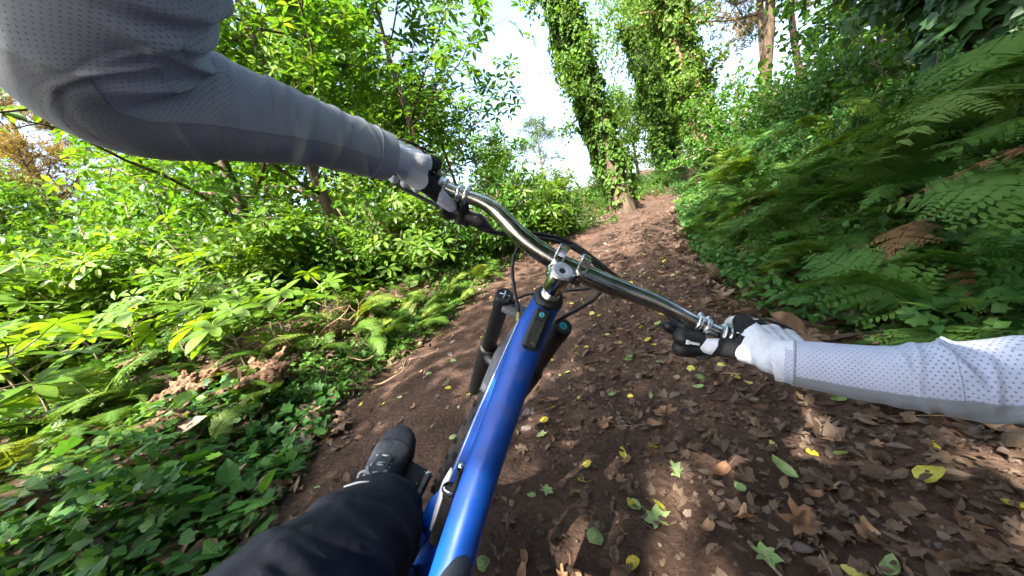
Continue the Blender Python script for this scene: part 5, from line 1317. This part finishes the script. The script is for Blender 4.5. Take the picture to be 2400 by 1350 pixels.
def f_litter(r, K):
    y = r.uniform(.02, 1, K) ** 1.9 * 9.5 + .3; L_, R__ = np.interp(y, LY, LX), np.interp(y, RY, RX)
    u = np.where(r.uniform(0, 1, K) < .84, r.beta(4.6, 1.5, K), np.where(r.uniform(0, 1, K) < .6, r.normal(.05, .08, K), r.uniform(-.1, 1.1, K)))
    return L_ + u * (R__ - L_), y
T_CURL = leaf_tpl(1, .6, 4, .6, -.35, .45); T_CURL2 = leaf_tpl(1, .5, 4, -.5, .5, .5); T_MAP = lobed_tpl(1, MAPLE, cup=.35); T_TORN = lobed_tpl(1, [(0, .5), (30, .25), (70, .45), (120, .3), (170, .4), (200, .2), (250, .38), (310, .28)], cup=.4); T_BIT = lobed_tpl(.6, [(0, .4), (60, .3), (140, .45), (220, .3), (300, .35)], cup=.3)
o = cover('leaf_litter', 'brown fallen leaf litter scattered over the trail', 11500, f_litter, [T_CURL, T_CURL2, T_MAP, T_TORN, T_BIT, T_BIT], M['litter'], .033, .016, seed=5)
o['category'] = 'leaves'
def f_litter2(r, K):
    y = r.uniform(.2, 8, K); L_, R__ = np.interp(y, LY, LX), np.interp(y, RY, RX); return np.where(r.uniform(0, 1, K) < .5, L_ - r.exponential(.5, K) + .15, R__ + r.exponential(.35, K) - .15), y
o = cover('bank_litter', 'dry brown leaves caught along both trail edges', 7000, f_litter2, [T_CURL, T_CURL2, T_MAP], M['litter'], .07, .05, seed=6); o['category'] = 'leaves'

# --- fallen leaves one can pick out
def leafmesh(tp, mat, sub=None):
    mb = MB(); mb.add(*tp); return mb.mesh('fallen_leaf', M[mat])
FL = {'yellow': [leafmesh(flat_leaf(ROUND, c, f_, 0, .05, i), 'leaf_yellow') for i, (c, f_) in enumerate([(.3, .1), (.8, .3), (-.5, .2)])] + [leafmesh(flat_leaf(OVAL, .7, .35, .3, .05, 5), 'leaf_yellow')],
      'green': [leafmesh(flat_leaf(ROUND, .5, .25, .2, .05, 6), 'leaf_green'), leafmesh(flat_leaf(OVAL, .6, .3, 0, .05, 7), 'leaf_green'), leafmesh(flat_leaf(MAPLE, .5, .2, .2, .09, 8), 'leaf_green'), leafmesh(flat_leaf(ROUND, -.6, -.2, .3, .06, 9), 'leaf_green')],
      'tan': [leafmesh(flat_leaf(MAPLE, c, f_, t, .12, 10 + i), 'leaf_tan') for i, (c, f_, t) in enumerate([(.9, .4, .3), (-.8, .5, -.4), (.5, .7, .6)])] + [leafmesh(flat_leaf(OVAL, 1.2, .6, .4, .1, 14), 'leaf_tan')]}
rl = np.random.default_rng(88)
def zone(x, y):
    q = CB.T @ (on(x, y) - CAM); px, py = 1200 + F_PX * q[0] / q[2], 675 + F_PX * q[1] / q[2]
    if py > 1180: return 'at the bottom edge beside the saddle nose' if px < 1500 else 'at the bottom edge in the middle of the trail' if px < 1900 else 'in the bottom right corner of the view'
    if px < 1180: return 'between the front tyre and the green bank' if py > 760 else 'on the bare bank above the fork'
    if py > 930: return 'close beside the blue frame' if px < 1420 else 'in the sunlit patch right of the frame' if px < 1750 else 'under the right sleeve'
    if py > 700: return 'just right of the fork' if px < 1420 else 'below the bar near the shifter' if px < 1700 else 'by the ferns above the right glove'
    return 'ahead of the bike on the rising trail' if px < 1560 else 'at the fern edge ahead of the bike'
def fallen(kind, x, y, s, label, group):
    p = on(x, y, .006 + s * .06); q = CB.T @ (p - CAM)
    o = link('fallen_leaf', FL[kind][int(rl.integers(len(FL[kind])))], None, tuple(p), (rl.normal(0, .28), rl.normal(0, .28), rl.uniform(0, 6.28)), s)
    tag(o, label, 'leaf', group)
for kind, n, s0, s1, lab in (('yellow', 80, .025, .052, 'small yellow leaf lying'), ('green', 80, .025, .055, 'pale green leaf lying'), ('tan', 140, .032, .066, 'dry tan leaf lying')):
    for i in range(n):
        y = .35 + 3.6 * rl.uniform(0, 1) ** 1.3; L_, R__ = np.interp(y, LY, LX), np.interp(y, RY, RX)
        u = rl.beta(2.6, 1.5) if rl.uniform() < .8 else rl.uniform(.02, 1)
        x = L_ + u * (R__ - L_); fallen(kind, x, y, rl.uniform(s0, s1), lab + ' ' + zone(x, y), kind + ' leaves fallen on the trail')
for kind, px, py, s, lab in [('tan', 1415, 985, .085, 'orange brown lobed leaf in the sunlit patch'), ('tan', 1545, 960, .09, 'curled orange leaf at the edge of the sunlit patch'), ('yellow', 1372, 1098, .06, 'round bright yellow leaf right of the blue frame'),
                             ('yellow', 1467, 1084, .055, 'round yellow leaf with brown veins'), ('green', 1608, 1112, .07, 'large grey green leaf below the sunlit patch'), ('green', 1870, 1140, .085, 'large green and yellow lobed leaf'),
                             ('yellow', 2165, 1145, .085, 'large dull yellow leaf with its stalk'), ('green', 1515, 1205, .085, 'upturned green lobed leaf'), ('yellow', 1565, 1210, .05, 'curled yellow leaf beside the green lobed leaf'),
                             ('green', 1820, 1300, .07, 'green leaf at the end of a pale twig'), ('yellow', 2345, 1190, .07, 'large yellow lobed leaf on the dark edge plants'), ('tan', 1940, 1260, .10, 'broad tan leaf near the bottom of the trail'),
                             ('yellow', 1680, 858, .05, 'yellow green leaf under the right thumb'), ('yellow', 1630, 868, .05, 'folded yellow leaf beneath the shifter'), ('yellow', 1540, 812, .04, 'yellow leaf left of the shifter')]:
    p = gp(px, py); fallen(kind, p[0], p[1], s * .8, lab, None)
# stones, twigs, roots
rk = np.random.default_rng(15)
def stone_mesh(seed):
    r = np.random.default_rng(seed); import bmesh
    bm = bmesh.new(); bmesh.ops.create_icosphere(bm, subdivisions=2, radius=1)
    for v in bm.verts:
        n = v.co.copy(); v.co = n * (1 + .25 * math.sin(n.x * 3 + seed) * math.cos(n.y * 2.5 + seed * 2) + .12 * math.sin(n.z * 6 + seed)); v.co.z *= .55; v.co.x *= 1.25
    me = bpy.data.meshes.new('stone'); bm.to_mesh(me); bm.free(); me.materials.append(M['stone']); me.polygons.foreach_set('use_smooth', np.ones(len(me.polygons), bool)); return me
ST = [stone_mesh(i) for i in range(4)]
for i in range(90):
    y = .4 + 4.5 * rk.uniform() ** 1.4; L_, R__ = np.interp(y, LY, LX), np.interp(y, RY, RX); x = L_ + rk.uniform(.03, .97) * (R__ - L_)
    s = rk.uniform(.006, .022); o = link('stone', ST[int(rk.integers(4))], None, tuple(on(x, y, s * .15)), (rk.normal(0, .2), rk.normal(0, .2), rk.uniform(0, 6.28)), s); tag(o, 'small rounded stone ' + zone(x, y), 'stone', 'stones in the trail')
for i in range(60):
    y = .4 + 5.0 * rk.uniform() ** 1.2; L_, R__ = np.interp(y, LY, LX), np.interp(y, RY, RX); u = rk.choice([rk.normal(.08, .1), rk.normal(.85, .12), rk.uniform(0, 1)]); x = L_ + u * (R__ - L_)
    a = rk.uniform(0, 6.28); L = rk.uniform(.08, .34); k = 7; t = np.linspace(-.5, .5, k); cv = rk.normal(0, .15)
    px_, py_ = x + L * (t * math.cos(a) - cv * t * t * math.sin(a)), y + L * (t * math.sin(a) + cv * t * t * math.cos(a)); r_ = rk.uniform(.0015, .0045)
    mb = MB(); c0 = on(x, y); addtube(mb, np.stack([px_ - x, py_ - y, hgt(px_, py_) - c0[2] + r_ + .004], 1), np.linspace(r_, r_ * .4, k), 6)
    o = link('twig', mb.mesh('twig', M['twig']), None, tuple(c0)); tag(o, 'thin dry twig lying ' + zone(x, y), 'twig', 'twigs on the trail')
def log_(name, label, cat, pts, rad, mat, n=16):
    pts = catmull(np.array(pts), 40); rad = np.interp(np.linspace(0, 1, 40), np.linspace(0, 1, len(rad)), rad); mb = MB()
    addtube(mb, pts - pts[0], rad, n, disp=lambda l, th: .16 * np.sin(3 * th + l * 9) + .12 * np.sin(5 * th - l * 23) + .10 * np.sin(l * 40 + th))
    o = link(name, mb.mesh(name, M[mat]), None, tuple(pts[0])); tag(o, label, cat); return o
a_, b_ = P(1012, 606, 4.7), P(880, 528, 4.7)
log_('fallen_branch', 'mossy fallen branch slanting out of the bank behind the left cables', 'branch', [a_ - [0, 0, .12], (a_ + b_) / 2 + [0, 0, .02], b_], [.12, .09, .06], 'bark')
for px, py, s, lab in [(330, 870, 1.7, 'brown torn root jutting from the sunny slope'), (440, 930, 1.4, 'crumbly brown root clod under the jutting root'), (640, 890, 1.7, 'brown root clod beside the sunny seedlings'), (410, 1010, 1.1, 'brown broken root above the ivy patch')]:
    p = gp(px, py) + [0, 0, .05]; v = np.array([rk.normal(), rk.normal(), .1]); v = nrm(v)
    o = thing('root_clod', lab, 'root', 'torn roots on the left slope', tuple(p)); mb = MB()
    capsule(mb, -v * .09 * s, v * .10 * s, .035 * s, .05 * s)
    for j in range(8): d = rdir(rk, 1)[0]; d[2] = abs(d[2]) * .5; capsule(mb, d * .02, d * rk.uniform(.08, .17) * s, .028 * s, .012 * s, 8)
    me = remesh('root', mb, [M['clod']], .007, 2); ob = link('root', me, o); tx2 = bpy.data.textures.new('rootnoise', 'CLOUDS'); tx2.noise_scale = .03; dm2 = ob.modifiers.new('d', 'DISPLACE'); dm2.texture = tx2; dm2.strength = .05
# dead brushwood
p = gp(745, 800); o = thing('dead_brushwood', 'tangle of dead reddish twigs heaped on the sunny bank', 'brushwood', None, tuple(p))
for i in range(44):
    d = rdir(rk, 1)[0]; d[2] = abs(d[2]) * .6 + .1; b = branch(rk, rk.normal(0, .14, 3) * [1, 1, .25] + [0, 0, .01], d, rk.uniform(.2, .45), 6, .6, -.2); mb = MB(); addtube(mb, b, np.linspace(.006, .002, 7), 5)
    for j in range(3): s_ = branch(rk, b[rk.integers(2, 6)], rdir(rk, 1)[0], rk.uniform(.08, .18), 4, .5, 0); addtube(mb, s_, np.linspace(.003, .001, 5), 4)
    link('twig', mb.mesh('twig', M['dead']), o)
for i in range(14):
    px, py = rk.uniform(560, 900), rk.uniform(760, 960); p = gp(px, py); a = rk.uniform(0, 6.28); b = branch(rk, (0, 0, .02), (math.cos(a), math.sin(a), .25), rk.uniform(.2, .5), 6, .5, -.3); mb = MB(); addtube(mb, b, np.linspace(.008, .002, 7), 6)
    o = link('dead_stick', mb.mesh('dead_stick', M['dead']), None, tuple(p)); tag(o, 'broken brown stick on the sunlit left bank', 'stick', 'sticks on the left bank')
